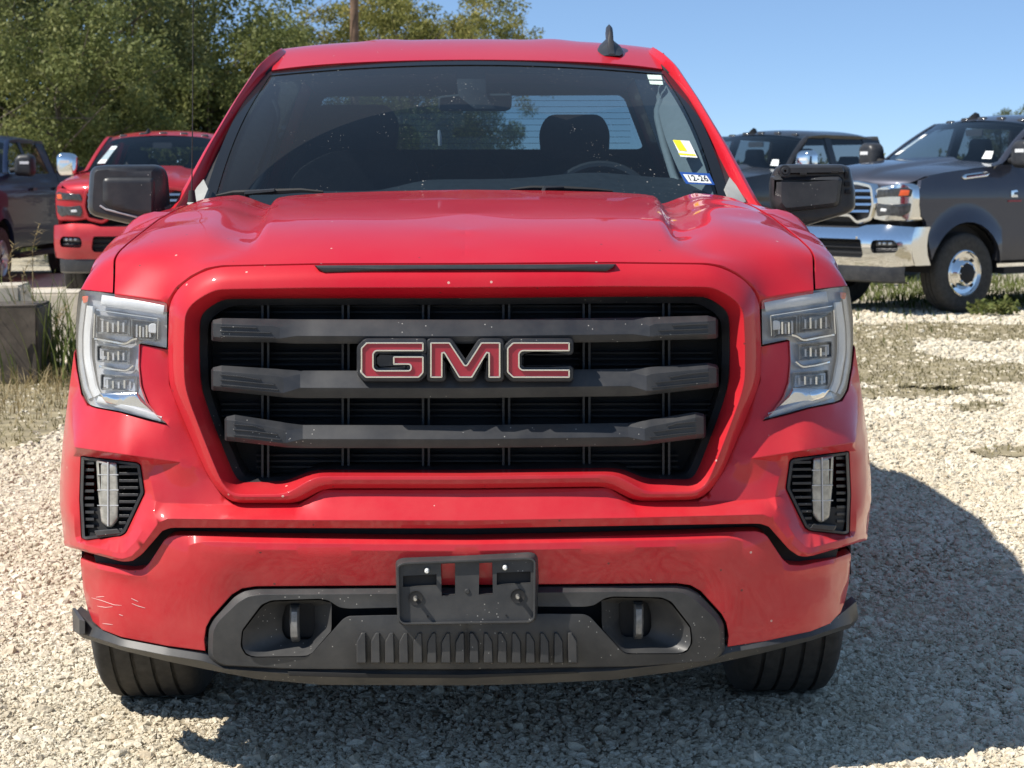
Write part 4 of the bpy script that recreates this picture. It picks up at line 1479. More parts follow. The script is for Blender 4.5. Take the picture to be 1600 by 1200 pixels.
# back wall of the cab with its window
bm = bmesh.new()
wall = [Vector((-.90, 4.40, .7)), Vector((.90, 4.40, .7)), Vector((.90, 4.40, 1.32)), Vector((.70, 4.36, 1.86)), Vector((-.70, 4.36, 1.86)), Vector((-.90, 4.40, 1.32))]
YW = 4.38
win = [W(p[0], p[1], YW) for p in fillet([(512,151,),(968,149),(976,156),(1004,229),(998,233),(494,234),(488,229),(504,157)], 3, True, 2)]
patch(bm, wall, (), [win], res=.2)
bmesh.ops.recalc_face_normals(bm, faces=bm.faces)
tobj('cab_rear_wall', bm, M['interior'], smooth=0)
bm = bmesh.new()
bm.faces.new([bm.verts.new(p + Vector((0, .01, 0))) for p in win])
rg = tobj('rear_window', bm, M['rear_glass'], smooth=0)
for k in range(8):
    bm = bmesh.new()
    y = 158 + k * 9.5
    a = W(506, y, YW - .004); b = W(985, y - 1, YW - .004)
    tube(bm, [a, b], .0012, 4)
    tobj('heater_wire', bm, M['interior'], rg, smooth=0)

# interior: headliner, dash, seats, wheel, mirror
bm = bmesh.new()
loft(bm, [[roofp(-1 + 2 * i / 20, v) + Vector((0, .02, -.045)) for i in range(21)] for v in (0.0, .05, .2, .5, 1.0)])
tobj('headliner', bm, M['interior'])
bm = bmesh.new()
rows = []
for j, (Y, z) in enumerate(((1.50, 1.33), (1.62, 1.375), (1.80, 1.400), (1.95, 1.398), (2.02, 1.34), (2.03, 1.0))):
    rows.append([Vector((x, Y + .10 * (x / .8) ** 2, z + ((.036 * smooth01((x + .32) / .22) + .020 * math.exp(-((x - .40) / .17) ** 2)) * (0, .35, 1, 1, .9, 0)[j]))) for x in np.linspace(-.88, .88, 36)])
loft(bm, rows)
bmesh.ops.recalc_face_normals(bm, faces=bm.faces)
tobj('dashboard', bm, M['dash'], smooth=50)
def seat_at(cx, Y, top, w):
    st = empty('seat'); st.parent = truck
    bm = bmesh.new()
    q = [(-.26, .80), (.26, .80), (.27, 1.2), (.24, top - .21), (.15, top - .155), (-.15, top - .155), (-.24, top - .21), (-.27, 1.2)]
    pill(bm, fillet([(a, b) for a, b in q], .06, True, 4), [(0, .16), (0, .05), (.025, .012), (.07, 0)], lambda u, v, d: Vector((cx + u, Y + d + (v - 1.2) * .3, v)))
    tobj('seat_back', bm, M['interior'], st, smooth=50)
    bm = bmesh.new()
    q = [(-.135 * w, top - .19), (.135 * w, top - .19), (.145 * w, top - .06), (.11 * w, top), (-.11 * w, top), (-.145 * w, top - .06)]
    pill(bm, fillet(q, .05, True, 4), [(0, .10), (0, .03), (.015, .01), (.045, 0)], lambda u, v, d: Vector((cx + u, Y + .02 + d + (v - 1.2) * .3, v)))
    tobj('headrest', bm, M['interior'], st, smooth=50)
seat_at(-.435, 2.75, 1.715, 1.20)
seat_at(.40, 2.75, 1.675, .92)
for cx in (-.42, 0, .47):
    seat_at(cx, 3.9, 1.50, 1.1)
sw = empty('steering_wheel'); sw.parent = truck
bm = bmesh.new()
cen = Vector((.455, 2.20, 1.312)); nrm = Vector((0, -.92, .38)).normalized(); uu = Vector((1, 0, 0)); vv = nrm.cross(uu)
tube(bm, [cen + (uu * math.cos(a) + vv * math.sin(a)) * .185 for a in np.linspace(0, 2 * math.pi, 40)], .015, 8, cap=False)
tobj('rim', bm, simple('wheel_leather', (.10, .10, .104), .3), sw)
bm = bmesh.new(); box(bm, cen, (.16, .06, .12)); tube(bm, [cen - uu * .18, cen + uu * .18], .02, 6)
tobj('hub', bm, M['interior'], sw, smooth=0)
rv = empty('rear_view_mirror'); rv.parent = truck
bm = bmesh.new()
def RM(u, v, d): return W(u, v, 2.16 + d)
pill(bm, fillet([(685,150),(716,147),(798,146),(800,150),(799,170),(790,174),(690,174),(684,170)], 5, True, 3), [(3, .0), (0, .008), (0, .03), (3, .036)], RM)
tobj('mirror_shell', bm, simple('mirror_shell_grey', (.12, .13, .125), .35), rv, smooth=50)
bm = bmesh.new()
pill(bm, fillet([(712,104),(758,104),(760,150),(775,170),(742,170),(716,150)], 4, True, 2), [(0, .12), (0, .0), (2, -.004)], lambda u, v, d: W(u, v, 2.13 + d + (150 - v) * .0026))
tobj('mirror_mount', bm, M['interior'], rv, smooth=40)
bm = bmesh.new()
p = W(686, 213, 1.98)
tube(bm, [p + Vector((0, 0, .02)), p + Vector((.002, -.004, 0)), p + Vector((.003, 0, -.03))], [.004, .007, .006], 8)
bm2 = bm
tobj('toggle', bm, M['white_plastic'], rv)
# pillar trim and grab handles: driver's side coloured pale as sunlit, twin dark as shaded
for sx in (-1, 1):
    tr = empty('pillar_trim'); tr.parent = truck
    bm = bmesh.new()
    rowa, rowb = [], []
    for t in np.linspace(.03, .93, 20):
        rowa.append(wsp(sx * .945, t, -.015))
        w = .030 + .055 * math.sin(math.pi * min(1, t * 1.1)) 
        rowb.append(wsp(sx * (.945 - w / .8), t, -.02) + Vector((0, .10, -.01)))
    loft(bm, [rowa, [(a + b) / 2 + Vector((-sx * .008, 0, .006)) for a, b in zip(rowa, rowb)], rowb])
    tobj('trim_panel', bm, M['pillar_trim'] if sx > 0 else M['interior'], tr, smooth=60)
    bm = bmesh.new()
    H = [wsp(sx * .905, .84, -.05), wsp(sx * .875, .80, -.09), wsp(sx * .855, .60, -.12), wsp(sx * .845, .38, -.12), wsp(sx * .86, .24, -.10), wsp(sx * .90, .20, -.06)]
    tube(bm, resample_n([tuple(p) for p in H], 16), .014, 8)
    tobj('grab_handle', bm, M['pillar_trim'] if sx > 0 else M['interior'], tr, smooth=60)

# ------------------------------------------------------------------ things on the outside of the cab
bm = bmesh.new()
fb = W(956, 86, 2.36)
fb = Vector((fb.x, 2.42, roofp(fb.x / .68, .075).z))
fin = []
for k in range(9):
    t = k / 8
    Y = fb.y - .06 + .19 * t
    h = .008 + .080 * smooth01(t / .62) * (1 - .35 * smooth01((t - .8) / .2))
    w = .047 * math.sin(math.pi * (.12 + .8 * t)) ** .6
    zb = roofp(fb.x / .68, max(.0, (Y - 2.215 - .02) / 2.145)).z - .004
    fin.append([Vector((fb.x - w, Y, zb)), Vector((fb.x - w * .8, Y, zb + min(h * .3, .016))), Vector((fb.x - .012 * (1 - t * .3), Y, zb + h * .42)), Vector((fb.x - .010, Y, zb + h * .88)), Vector((fb.x, Y, zb + h)), Vector((fb.x + .010, Y, zb + h * .88)), Vector((fb.x + .012 * (1 - t * .3), Y, zb + h * .42)), Vector((fb.x + w * .8, Y, zb + min(h * .3, .016))), Vector((fb.x + w, Y, zb))])
loft(bm, fin, cap0=True, cap1=True)
bmesh.ops.recalc_face_normals(bm, faces=bm.faces)
tobj('shark_fin_antenna', bm, M['black_plastic'], smooth=60)
bm = bmesh.new()
ab = W(300, 316, 1.33)
tube(bm, [ab, ab + Vector((0, .0, .035))], [.013, .009], 10)
tube(bm, [ab + Vector((0, 0, .03)), W(301, 180, 1.36), W(302, -60, 1.40)], [.0021, .0018, .0015], 6)
tobj('mast_antenna', bm, M['deep_black'], smooth=40)

# door mirrors: the passenger side whole, the driver side with its cap torn off
mr = empty('door_mirror'); mr.parent = truck
mr['label'] = 'folded black door mirror with whole cap'
YM = 1.58
def MM(u, v, d): return W(u, v, YM + d + max(0, (u - 238)) * .0028)
OM = fillet([(141,268),(148,260),(165,258),(246,257.5),(257,263),(262,275),(265,312),(266,330),(246,357),(219,354),(146,337),(138,329),(137.5,315)], 6, True, 3)
bm = bmesh.new()
pill(bm, OM, [(1, .20), (-.5, .14), (0, .05), (2.5, .012), (7, .0)], MM, grid=8)
tobj('mirror_housing', bm, M['black_plastic'], mr, smooth=45)
bm = bmesh.new()
IM = fillet([(162,282),(168,279),(236,279),(240,283),(240,336),(236,338),(176,326),(162,316)], 5, True, 3)
pill(bm, IM, [(-2.5, .004), (-1, -.004), (1.0, -.006), (3.5, -.010)], MM, grid=8)
tobj('mirror_cap', bm, M['black_plastic'], mr, smooth=45)
bm = bmesh.new()
tube(bm, [MM(x, y, -.002) for x, y in ((156,321),(165,327),(200,336),(240,345.5))], .0035, 6)  # pale tube paints the highlight along the housing groove
tobj('mirror_groove_highlight', bm, M['lamp_grey'], mr)
bm = bmesh.new()
loft(bm, [[W(240,350,YM + .05), W(240,330,YM + .05), W(240,330,YM + .14), W(240,350,YM + .14)], [W(292,335,YM + .06), W(292,310,YM + .06), W(292,310,YM + .15), W(292,335,YM + .15)]], closed=True, cap0=True, cap1=True)
bmesh.ops.recalc_face_normals(bm, faces=bm.faces)
tobj('mirror_arm', bm, M['black_plastic'], mr, smooth=30)

mr2 = empty('door_mirror'); mr2.parent = truck
mr2['label'] = 'folded black door mirror with its cap missing'
def MR(u, v, d): return W(u, v, YM + d + max(0, (1222 - u)) * .0030)
OR = fillet([(1202,285),(1206,272),(1215,258.5),(1232,257),(1316,257),(1328,262),(1331,275),(1336,300),(1336,325),(1328,332),(1258,353),(1238,352),(1212,333),(1203,322)], 5, True, 3)
bm = bmesh.new()
pill(bm, OR, [(1, .20), (-.5, .14), (0, .05), (2.0, .022), (5, .016)], MR, grid=8)
tobj('mirror_housing', bm, M['black_plastic'], mr2, smooth=45)
bm = bmesh.new()
FR = fillet([(1204,275),(1312,275),(1317,280),(1312,318),(1306,323),(1232,331),(1210,328),(1203,315)], 5, True, 3)
pill(bm, FR, [(-1.0, .03), (0, .002), (1.5, -.012), (6, -.020)], MR, grid=8)
tobj('mirror_shell_face', bm, M['black_plastic'], mr2, smooth=25)
bm = bmesh.new()
pill(bm, fillet([(1230,260),(1318,259.5),(1320,271),(1232,272)], 4, True, 2), [(0, .03), (0, .0), (2, -.006)], MR)
tobj('motor_cover', bm, M['rib_black'], mr2, smooth=40)
bm = bmesh.new()
lathe(bm, [(.004, -.012), (.010, -.012), (.012, -.006), (.018, -.006), (.019, .02)], 18, 'Y', MR(1226, 267, .0))
tobj('pivot_cap', bm, M['rib_black'], mr2, smooth=40)
for (x0, x1, y0, y1) in ((1250,1261,269.5,273.5), (1299,1310,266.5,270.5), (1320,1326,268,279), (1320,1328,284,291), (1321,1330,296,303)):
    bm = bmesh.new()
    pill(bm, [(x0,y0),(x1,y0),(x1,y1),(x0,y1)], [(0, .02), (0, -.008 if x0 < 1315 else .008), (.5, -.0085 if x0 < 1315 else .0075)], MR)
    tobj('clip_slot', bm, M['deep_black'], mr2, smooth=0)
bm = bmesh.new()
loft(bm, [[W(1222,350,YM + .05), W(1222,330,YM + .05), W(1222,330,YM + .14), W(1222,350,YM + .14)], [W(1170,335,YM + .06), W(1170,312,YM + .06), W(1170,312,YM + .15), W(1170,335,YM + .15)]], closed=True, cap0=True, cap1=True)
bmesh.ops.recalc_face_normals(bm, faces=bm.faces)
tobj('mirror_arm', bm, M['black_plastic'], mr2, smooth=30)
# ------------------------------------------------------------------ ground
def ground_mat():
    t = NT('pale_limestone_gravel_ground')
    c = t.coord()
    v1 = t.vor(34, c); v2 = t.vor(80, c)
    n1 = t.noise(0.35, 5, 0.6, c); n2 = t.noise(3.0, 5, 0.6, c)
    peb = t.ramp(v1.outputs['Color'], [(0.0, (0.40, 0.36, 0.28)), (0.5, (0.62, 0.56, 0.435)), (1.0, (0.74, 0.68, 0.54))])
    crev = t.ramp(v1.outputs['Distance'], [(0.0, (1, 1, 1)), (0.55, (0.8, 0.8, 0.8)), (0.9, (0.35, 0.33, 0.30))])
    col = t.mix(1.0, peb, crev, 'MULTIPLY')
    dirt = t.ramp(n2.outputs['Fac'], [(0.52, (0, 0, 0)), (0.66, (1, 1, 1))])
    col = t.mix(t.math('MULTIPLY', dirt, 0.45), col, (0.30, 0.235, 0.16))
    b = t.bsdf(Base_Color=col, Roughness=0.95)
    b.inputs['Specular IOR Level'].default_value = 0.15
    h = t.math('ADD', t.math('SUBTRACT', 1.0, v1.outputs['Distance']), t.math('MULTIPLY', v2.outputs['Distance'], -0.4))
    t.l(t.bump(h, 0.8, 0.02), b.inputs['Normal'])
    return t.done(b.outputs[0])
M['ground'] = ground_mat()
def grid_obj(name, x0, x1, y0, y1, nx, ny, zf, mat):
    vs = []; fs = []
    for j in range(ny + 1):
        for i in range(nx + 1):
            x = x0 + (x1 - x0) * i / nx; y = y0 + (y1 - y0) * j / ny
            vs.append((x, y, zf(x, y)))
    for j in range(ny):
        for i in range(nx):
            a = j * (nx + 1) + i
            fs.append((a, a + 1, a + nx + 2, a + nx + 1))
    return npmesh(name, vs, fs, mat, smooth=60)
# one sheet to the horizon: fine near the trucks, coarse beyond
xs_ = [-900, -300, -100, -40, -20] + list(np.linspace(-12, 14, 66)) + [22, 40, 100, 300, 900]
ys_ = [-900, -300, -100, -30] + list(np.linspace(-8, 22, 76)) + [30, 45, 80, 200, 500, 900]
rg_ = random.Random(3)
vs = []; fs = []
for j, y in enumerate(ys_):
    for i, x in enumerate(xs_):
        z = 0.0
        if -11 < x < 13 and -7 < y < 21 and not (abs(x) < 1.3 and -.6 < y < 6): z = rg_.uniform(-.012, .006)
        vs.append((x, y, z - .004))
nx = len(xs_)
for j in range(len(ys_) - 1):
    for i in range(nx - 1):
        a = j * nx + i; fs.append((a, a + 1, a + nx + 1, a + nx))
gr = npmesh('ground', vs, fs, M['ground'], smooth=60)
tag(gr, kind='structure')

# loose gravel: thousands of small stones, one mass
def stone_mat():
    t = NT('limestone_pebbles')
    c = t.coord()
    oi = t.n('ShaderNodeObjectInfo')
    nz = t.noise(3.0, 4, 0.6, c)
    col = t.ramp(oi.outputs['Random'], [(0.0, (0.44, 0.39, 0.30)), (0.10, (0.56, 0.495, 0.38)), (0.25, (0.65, 0.585, 0.46)), (0.55, (0.71, 0.65, 0.52)), (0.85, (0.78, 0.725, 0.60)), (0.97, (0.56, 0.46, 0.33)), (1.0, (0.40, 0.365, 0.30))])
    gp = t.n('ShaderNodeNewGeometry')
    big = t.noise(1.1, 4, 0.6, gp.outputs['Position'])
    col = t.mix(t.math('MULTIPLY', t.ramp(big.outputs['Fac'], [(0.42, (0, 0, 0)), (0.68, (1, 1, 1))]), 0.5), col, (0.52, 0.44, 0.31))
    col = t.mix(t.math('MULTIPLY', nz.outputs['Fac'], 0.3), col, (0.46, 0.40, 0.30))
    b = t.bsdf(Base_Color=col, Roughness=0.9)
    b.inputs['Specular IOR Level'].default_value = 0.2
    t.l(t.bump(nz.outputs['Fac'], 0.25, 0.1), b.inputs['Normal'])
    return t.done(b.outputs[0])
M['stone'] = stone_mat()
rng = np.random.default_rng(11)
def zone(d0, d1, dens, rmed, rsig, rmax, keep=None):
    """scatter stones on the ground between two distances from the camera, in view and a margin to each side"""
    n = int((d1 - d0) * (0.62 * (d0 + d1) / 2 + 1.6) * dens * 1.15)
    d = rng.uniform(d0, d1, n)
    x = rng.uniform(-0.30 * d1 - .8, 0.34 * d1 + .8, n)
    k = (x > -0.29 * d - .7) & (x < 0.33 * d + .7)
    k &= ~((np.abs(x) < .72) & (d > 6.6) & (d < 10.6))
    # compacted runs where traffic has pressed the stones into the fines
    rut = .5 + .5 * np.sin(1.9 * x + .8 * np.sin(.7 * d) + .35 * d) * np.sin(.9 * d + 1.3 * np.sin(1.1 * x))
    k &= rng.uniform(0, 1, n) < .62 + .38 * rut
    x = x[k]; d = d[k]
    r = np.minimum(rmed * np.exp(rng.normal(0, rsig, len(x))), rmax)
    return np.stack([x, d + CAM.y, np.zeros_like(x)], 1), r
Z1, R1 = zone(4.35, 6.6, 11000, .0056, .50, .028)
Z2, R2 = zone(6.6, 10.0, 5400, .0076, .48, .030)
Z3, R3 = zone(10.0, 15.0, 1700, .0130, .38, .036)
Z4, R4 = zone(15.0, 21.0, 420, .022, .3, .045)
Z5, R5 = zone(4.4, 9.0, 45, .021, .25, .036)
PTS = np.concatenate([Z1, Z2, Z3, Z4, Z5]); RAD = np.concatenate([R1, R2, R3, R4, R5])
# worn patches where earth and grass show: few stones there
PATCHES = [[(1330,508),(1470,505),(1600,508),(1680,512),(1680,532),(1560,534),(1450,530),(1420,545),(1470,562),(1600,570),(1680,575),(1680,600),(1560,596),(1480,612),(1380,606),(1330,598)],
           [(1480,632),(1560,630),(1570,640),(1500,643)], [(1330,610),(1420,604),(1560,608),(1570,616),(1420,622),(1330,622)], [(1520,702),(1620,700),(1630,712),(1530,714)],
           [(-60,585),(60,590),(125,600),(125,640),(60,690),(20,705),(-60,700)]]
GP3 = []
for pl in PATCHES:
    q = [G(p[0], p[1]) for p in resample(fillet(pl, 14, True, 3), 10, True)]
    rj = random.Random(len(pl))
    GP3.append([(p.x + rj.uniform(-.05, .05), p.y + rj.uniform(-.12, .12)) for p in q])
for q in GP3:
    ins = in_poly(PTS[:, 0], PTS[:, 1], q)
    kk_ = ~ins | (rng.uniform(0, 1, len(PTS)) < .22)
    PTS, RAD = PTS[kk_], RAD[kk_]
M['dirt'] = simple('olive_brown_earth', (0.27, 0.225, 0.135), .97, noise=.45, nscale=7, bump=.6)
for q in GP3:
    bm = bmesh.new()
    patch(bm, [Vector((p[0], p[1], .004)) for p in q], (), n=(0, 0, 1), up=(0, 1, 0), res=.4)
    for v in bm.verts: v.co.z = .005
    tag(obj('dirt_patch', bm, M['dirt'], None, 0), kind='structure')
# keep the tyre prints free
k = np.ones(len(PTS), bool)
for sx in (-1, 1):
    k &= ~((np.abs(PTS[:, 0] - sx * .868) < .13) & (np.abs(PTS[:, 1] - .95) < .10))
PTS, RAD = PTS[k], RAD[k]
PTS[:, 2] = RAD * -0.16 - .002
me = bpy.data.meshes.new('gravel')
me.vertices.add(len(PTS))
me.vertices.foreach_set('co', PTS.astype(np.float32).ravel())
a = me.attributes.new('stone_size', 'FLOAT', 'POINT'); a.data.foreach_set('value', RAD.astype(np.float32))
rot = rng.uniform(0, 6.283, (len(PTS), 3)); rot[:, :2] = rng.normal(0, .35, (len(PTS), 2))
a = me.attributes.new('stone_turn', 'FLOAT_VECTOR', 'POINT'); a.data.foreach_set('vector', rot.astype(np.float32).ravel())
me.update()
gravel = bpy.data.objects.new('gravel', me); COL.objects.link(gravel)
tag(gravel, 'pale limestone gravel stones lying loose over the whole lot', 'gravel', kind='stuff')
ng = bpy.data.node_groups.new('scatter_stones', 'GeometryNodeTree')
ng.interface.new_socket('Geometry', in_out='INPUT', socket_type='NodeSocketGeometry')
ng.interface.new_socket('Geometry', in_out='OUTPUT', socket_type='NodeSocketGeometry')
gi = ng.nodes.new('NodeGroupInput'); go = ng.nodes.new('NodeGroupOutput')
jn = ng.nodes.new('GeometryNodeJoinGeometry')
for kk in range(7):
    ico = ng.nodes.new('GeometryNodeMeshIcoSphere'); ico.inputs['Radius'].default_value = 1.0; ico.inputs['Subdivisions'].default_value = 2
    pos = ng.nodes.new('GeometryNodeInputPosition')
    ad = ng.nodes.new('ShaderNodeVectorMath'); ad.operation = 'ADD'; ad.inputs[1].default_value = (kk * 7.3, kk * 3.1, kk * 5.7)
    nt = ng.nodes.new('ShaderNodeTexNoise'); nt.inputs['Scale'].default_value = 0.85; nt.inputs['Detail'].default_value = 1.5
    sb = ng.nodes.new('ShaderNodeVectorMath'); sb.operation = 'SUBTRACT'; sb.inputs[1].default_value = (.5, .5, .5)
    sc = ng.nodes.new('ShaderNodeVectorMath'); sc.operation = 'SCALE'; sc.inputs['Scale'].default_value = 2.3
    sp = ng.nodes.new('GeometryNodeSetPosition')
    ng.links.new(pos.outputs[0], ad.inputs[0]); ng.links.new(ad.outputs[0], nt.inputs['Vector']); ng.links.new(nt.outputs['Color'], sb.inputs[0])
    ng.links.new(sb.outputs[0], sc.inputs[0]); ng.links.new(ico.outputs[0], sp.inputs['Geometry']); ng.links.new(sc.outputs[0], sp.inputs['Offset'])
    tf = ng.nodes.new('GeometryNodeTransform'); tf.inputs['Scale'].default_value = (1.0, [.75, .85, .6, .9, .7, .8, .65][kk], [.62, .5, .55, .7, .48, .6, .66][kk])
    ng.links.new(sp.outputs[0], tf.inputs['Geometry'])
    sm = ng.nodes.new('GeometryNodeSetMaterial'); sm.inputs['Material'].default_value = M['stone']
    ng.links.new(tf.outputs[0], sm.inputs['Geometry'])
    gt = ng.nodes.new('GeometryNodeGeometryToInstance'); ng.links.new(sm.outputs[0], gt.inputs[0])
    ng.links.new(gt.outputs[0], jn.inputs[0])
mp = ng.nodes.new('GeometryNodeMeshToPoints')
ng.links.new(gi.outputs[0], mp.inputs[0])
ip = ng.nodes.new('GeometryNodeInstanceOnPoints')
ng.links.new(mp.outputs[0], ip.inputs['Points']); ng.links.new(jn.outputs[0], ip.inputs['Instance'])
ip.inputs['Pick Instance'].default_value = True
ns_ = ng.nodes.new('GeometryNodeInputNamedAttribute'); ns_.data_type = 'FLOAT'; ns_.inputs['Name'].default_value = 'stone_size'
nr_ = ng.nodes.new('GeometryNodeInputNamedAttribute'); nr_.data_type = 'FLOAT_VECTOR'; nr_.inputs['Name'].default_value = 'stone_turn'
e2r = ng.nodes.new('FunctionNodeEulerToRotation')
ng.links.new(nr_.outputs['Attribute'], e2r.inputs[0])
ng.links.new(e2r.outputs[0], ip.inputs['Rotation']); ng.links.new(ns_.outputs['Attribute'], ip.inputs['Scale'])
ng.links.new(ip.outputs[0], go.inputs[0])
md = gravel.modifiers.new('scatter', 'NODES'); md.node_group = ng

# ------------------------------------------------------------------ vegetation
def leaf_mat(name, c0, c1, c2, scale=1.3, transl=0.3):
    t = NT(name)
    c = t.coord()
    nz = t.noise(scale, 3, 0.6, c); nz2 = t.noise(18, 2, 0.5, c)
    f = t.math('ADD', t.math('MULTIPLY', nz.outputs['Fac'], 0.6), t.math('MULTIPLY', nz2.outputs['Fac'], 0.4))
    col = t.ramp(f, [(0.36, c0), (0.5, c1), (0.66, c2)])
    b = t.bsdf(Base_Color=col, Roughness=0.6)
    b.inputs['Specular IOR Level'].default_value = 0.25
    tr = t.n('ShaderNodeBsdfTranslucent'); t.l(col, tr.inputs['Color'])
    mx = t.n('ShaderNodeMixShader'); mx.inputs[0].default_value = transl
    t.l(b.outputs[0], mx.inputs[1]); t.l(tr.outputs[0], mx.inputs[2])
    return t.done(mx.outputs[0])
M['leaf_olive'] = leaf_mat('olive_leaves', (0.075, 0.095, 0.026), (0.155, 0.18, 0.055), (0.30, 0.30, 0.115))
M['leaf_dark'] = leaf_mat('dark_oak_leaves', (0.060, 0.075, 0.026), (0.125, 0.145, 0.052), (0.24, 0.245, 0.10))
M['leaf_yellow'] = leaf_mat('yellowing_leaves', (0.10, 0.11, 0.025), (0.20, 0.20, 0.05), (0.33, 0.28, 0.09))
M['bark'] = simple('grey_bark', (0.12, 0.10, 0.08), 0.95, noise=0.4, nscale=14, bump=0.6)
M['grass'] = leaf_mat('green_grass', (0.06, 0.08, 0.02), (0.12, 0.15, 0.04), (0.22, 0.22, 0.08), 2.0)
M['drygrass'] = leaf_mat('dry_grass', (0.20, 0.15, 0.07), (0.32, 0.25, 0.13), (0.42, 0.35, 0.20), 3.0, 0.2)

def leaf_mesh(name, cen, rad, counts, size, rs, droop=0.3, aspect=2.0):
    """leaf-shaped faces scattered in clusters; numpy, one mesh"""
    V = []; Fc = []
    tot = int(sum(counts))
    C = np.repeat(np.array(cen), counts, 0); Rr = np.repeat(np.array(rad), counts)
    g = rs.normal(0, 1, (tot, 3)); g /= np.linalg.norm(g, axis=1)[:, None]
    rr = rs.uniform(0, 1, tot) ** 0.45
    P = C + g * (rr * Rr)[:, None] * np.array([1, 1, .8])
    d = rs.normal(0, 1, (tot, 3)) + g * .6; d[:, 2] -= droop; d /= np.linalg.norm(d, axis=1)[:, None]
    u = rs.normal(0, 1, (tot, 3)); u -= d * (u * d).sum(1)[:, None]; u /= np.linalg.norm(u, axis=1)[:, None]
    L = size * rs.uniform(.6, 1.4, tot)
    a = P; b = P + d * (L * .5)[:, None] + u * (L / aspect * .5)[:, None]
    c = P + d * L[:, None]; e = P + d * (L * .5)[:, None] - u * (L / aspect * .5)[:, None]
    V = np.stack([a, b, c, e], 1).reshape(-1, 3)
    me = bpy.data.meshes.new(name)
    me.vertices.add(tot * 4); me.vertices.foreach_set('co', V.astype(np.float32).ravel())
    me.loops.add(tot * 4); me.loops.foreach_set('vertex_index', np.arange(tot * 4, dtype=np.int32))
    me.polygons.add(tot); me.polygons.foreach_set('loop_start', np.arange(0, tot * 4, 4, dtype=np.int32))
    me.update(calc_edges=True)
    return me

def make_tree(name, seed, H, spread, crown_lo, mat, nclus=110, leaves=24000, size=.09, thin=1.0, open_=0.0):
    rs = np.random.default_rng(seed)
    root = empty(name)
    bm = bmesh.new()
    tips = []
    lean = rs.normal(0, .05, 2)
    tp = [Vector((0, 0, -.1))]
    for k in range(1, 8):
        t = k / 7
        tp.append(Vector((lean[0] * H * t + rs.normal(0, .06), lean[1] * H * t + rs.normal(0, .06), H * .82 * t)))
    r0 = .03 * H * thin
    tube(bm, tp, [r0 * (1 - .85 * (i / 7) ** .8) for i in range(8)], 8)
    for k in range(16):
        t = rs.uniform(crown_lo, .98)
        i = min(6, int(t * 7)); f = t * 7 - i
        st = tp[i].lerp(tp[i + 1], f)
        a = k * 2.4 + rs.normal(0, .3)
        prof = math.sin(math.pi * min(1, .18 + .80 * (1 - (t - crown_lo) / (1 - crown_lo + 1e-6)))) ** .6
        Lb = spread * prof * rs.uniform(.7, 1.1)
        en = st + Vector((math.cos(a) * Lb, math.sin(a) * Lb, Lb * rs.uniform(.1, .7)))
        md_ = st.lerp(en, .5) + Vector((rs.normal(0, .1), rs.normal(0, .1), -Lb * .06))
        rb = r0 * .35 * (1 - .6 * t)
        tube(bm, [st, md_, en], [rb, rb * .6, rb * .2], 5)
        tips += [md_, en, st.lerp(en, .75)]
        for q in range(3):
            b0 = st.lerp(en, rs.uniform(.3, .9))
            e2 = b0 + Vector(tuple(rs.normal(0, .32, 3) * spread * .7)) + Vector((0, 0, .15))
            tube(bm, [b0, e2], [rb * .35, rb * .08], 4)
            tips.append(e2)
    obj('trunk', bm, M['bark'], root, 60)
    cen = []; rad = []
    while len(cen) < nclus:
        p = tips[rs.integers(len(tips))]
        c = np.array(p) + rs.normal(0, spread * .17, 3)
        if c[2] < crown_lo * H * .6: continue
        cen.append(c); rad.append(rs.uniform(.10, .22) * spread * (1 - open_ * .4))
    w = np.array(rad) ** 2; cnt = np.maximum(8, (leaves * w / w.sum()).astype(int))
    me = leaf_mesh('crown', cen, rad, cnt, size, rs)
    me.materials.append(mat)
    o = bpy.data.objects.new('crown', me); COL.objects.link(o); o.parent = root
    return root
def put(o, px, d, rz=0.0, s=1.0, z=0.0):
    o.location = ((px - 745) / F_PX * d + CAM.x, CAM.y + d, z)
    o.rotation_euler = (0, 0, rz); o.scale = (s, s, s)
    return o
tA = make_tree('oak_tree', 5, 8.2, 2.9, .12, M['leaf_olive'], 150, 42000, .105)
tB = make_tree('oak_tree', 8, 7.6, 2.7, .10, M['leaf_dark'], 150, 40000, .105)
tC = make_tree('young_tree', 21, 6.1, 2.1, .15, M['leaf_yellow'], 120, 17000, .085, .7, .5)
tD = make_tree('brush_tree', 33, 5.2, 2.4, .03, M['leaf_olive'], 120, 26000, .095, .8)
GA = 'trees along the back of the lot'
put(tA, 20, 38, .3, 1.0); tag(tA, 'tall olive-green tree rising behind the navy pickup and out of view', 'tree', GA)
put(tB, 150, 37, 1.2, .98); tag(tB, 'dense dark tree directly behind the red truck with tow mirrors', 'tree', GA)
x = copy_tree(tA); put(x, 262, 41, 2.6, .98); tag(x, 'tall olive tree behind the thin mast antenna', 'tree', GA)
x = copy_tree(tB); put(x, -95, 40, 3.9, 1.05); tag(x, 'dark tree at the far end of the row beyond the navy pickup', 'tree', GA)
x = copy_tree(tB); put(x, 395, 46, .5, .70); tag(x, 'dark oak with its crown showing beside the raised roof corner', 'tree', GA)
x = copy_tree(tD); put(x, 90, 33, 1.0, .9); tag(x, 'low leafy brush filling the gap between navy and red trucks', 'tree', GA)
put(tD, 330, 40, 2.0, .95); tag(tD, 'brushy low tree between the mast antenna and the dark oak', 'tree', GA)
put(tC, 600, 47, 0.4, 1.02); tag(tC, 'thin yellowing tree just right of the wooden pole', 'tree', GA)
x = copy_tree(tC); put(x, 665, 50, 2.2, .98); tag(x, 'feathery yellow-green tree two crowns along from the pole', 'tree', GA)
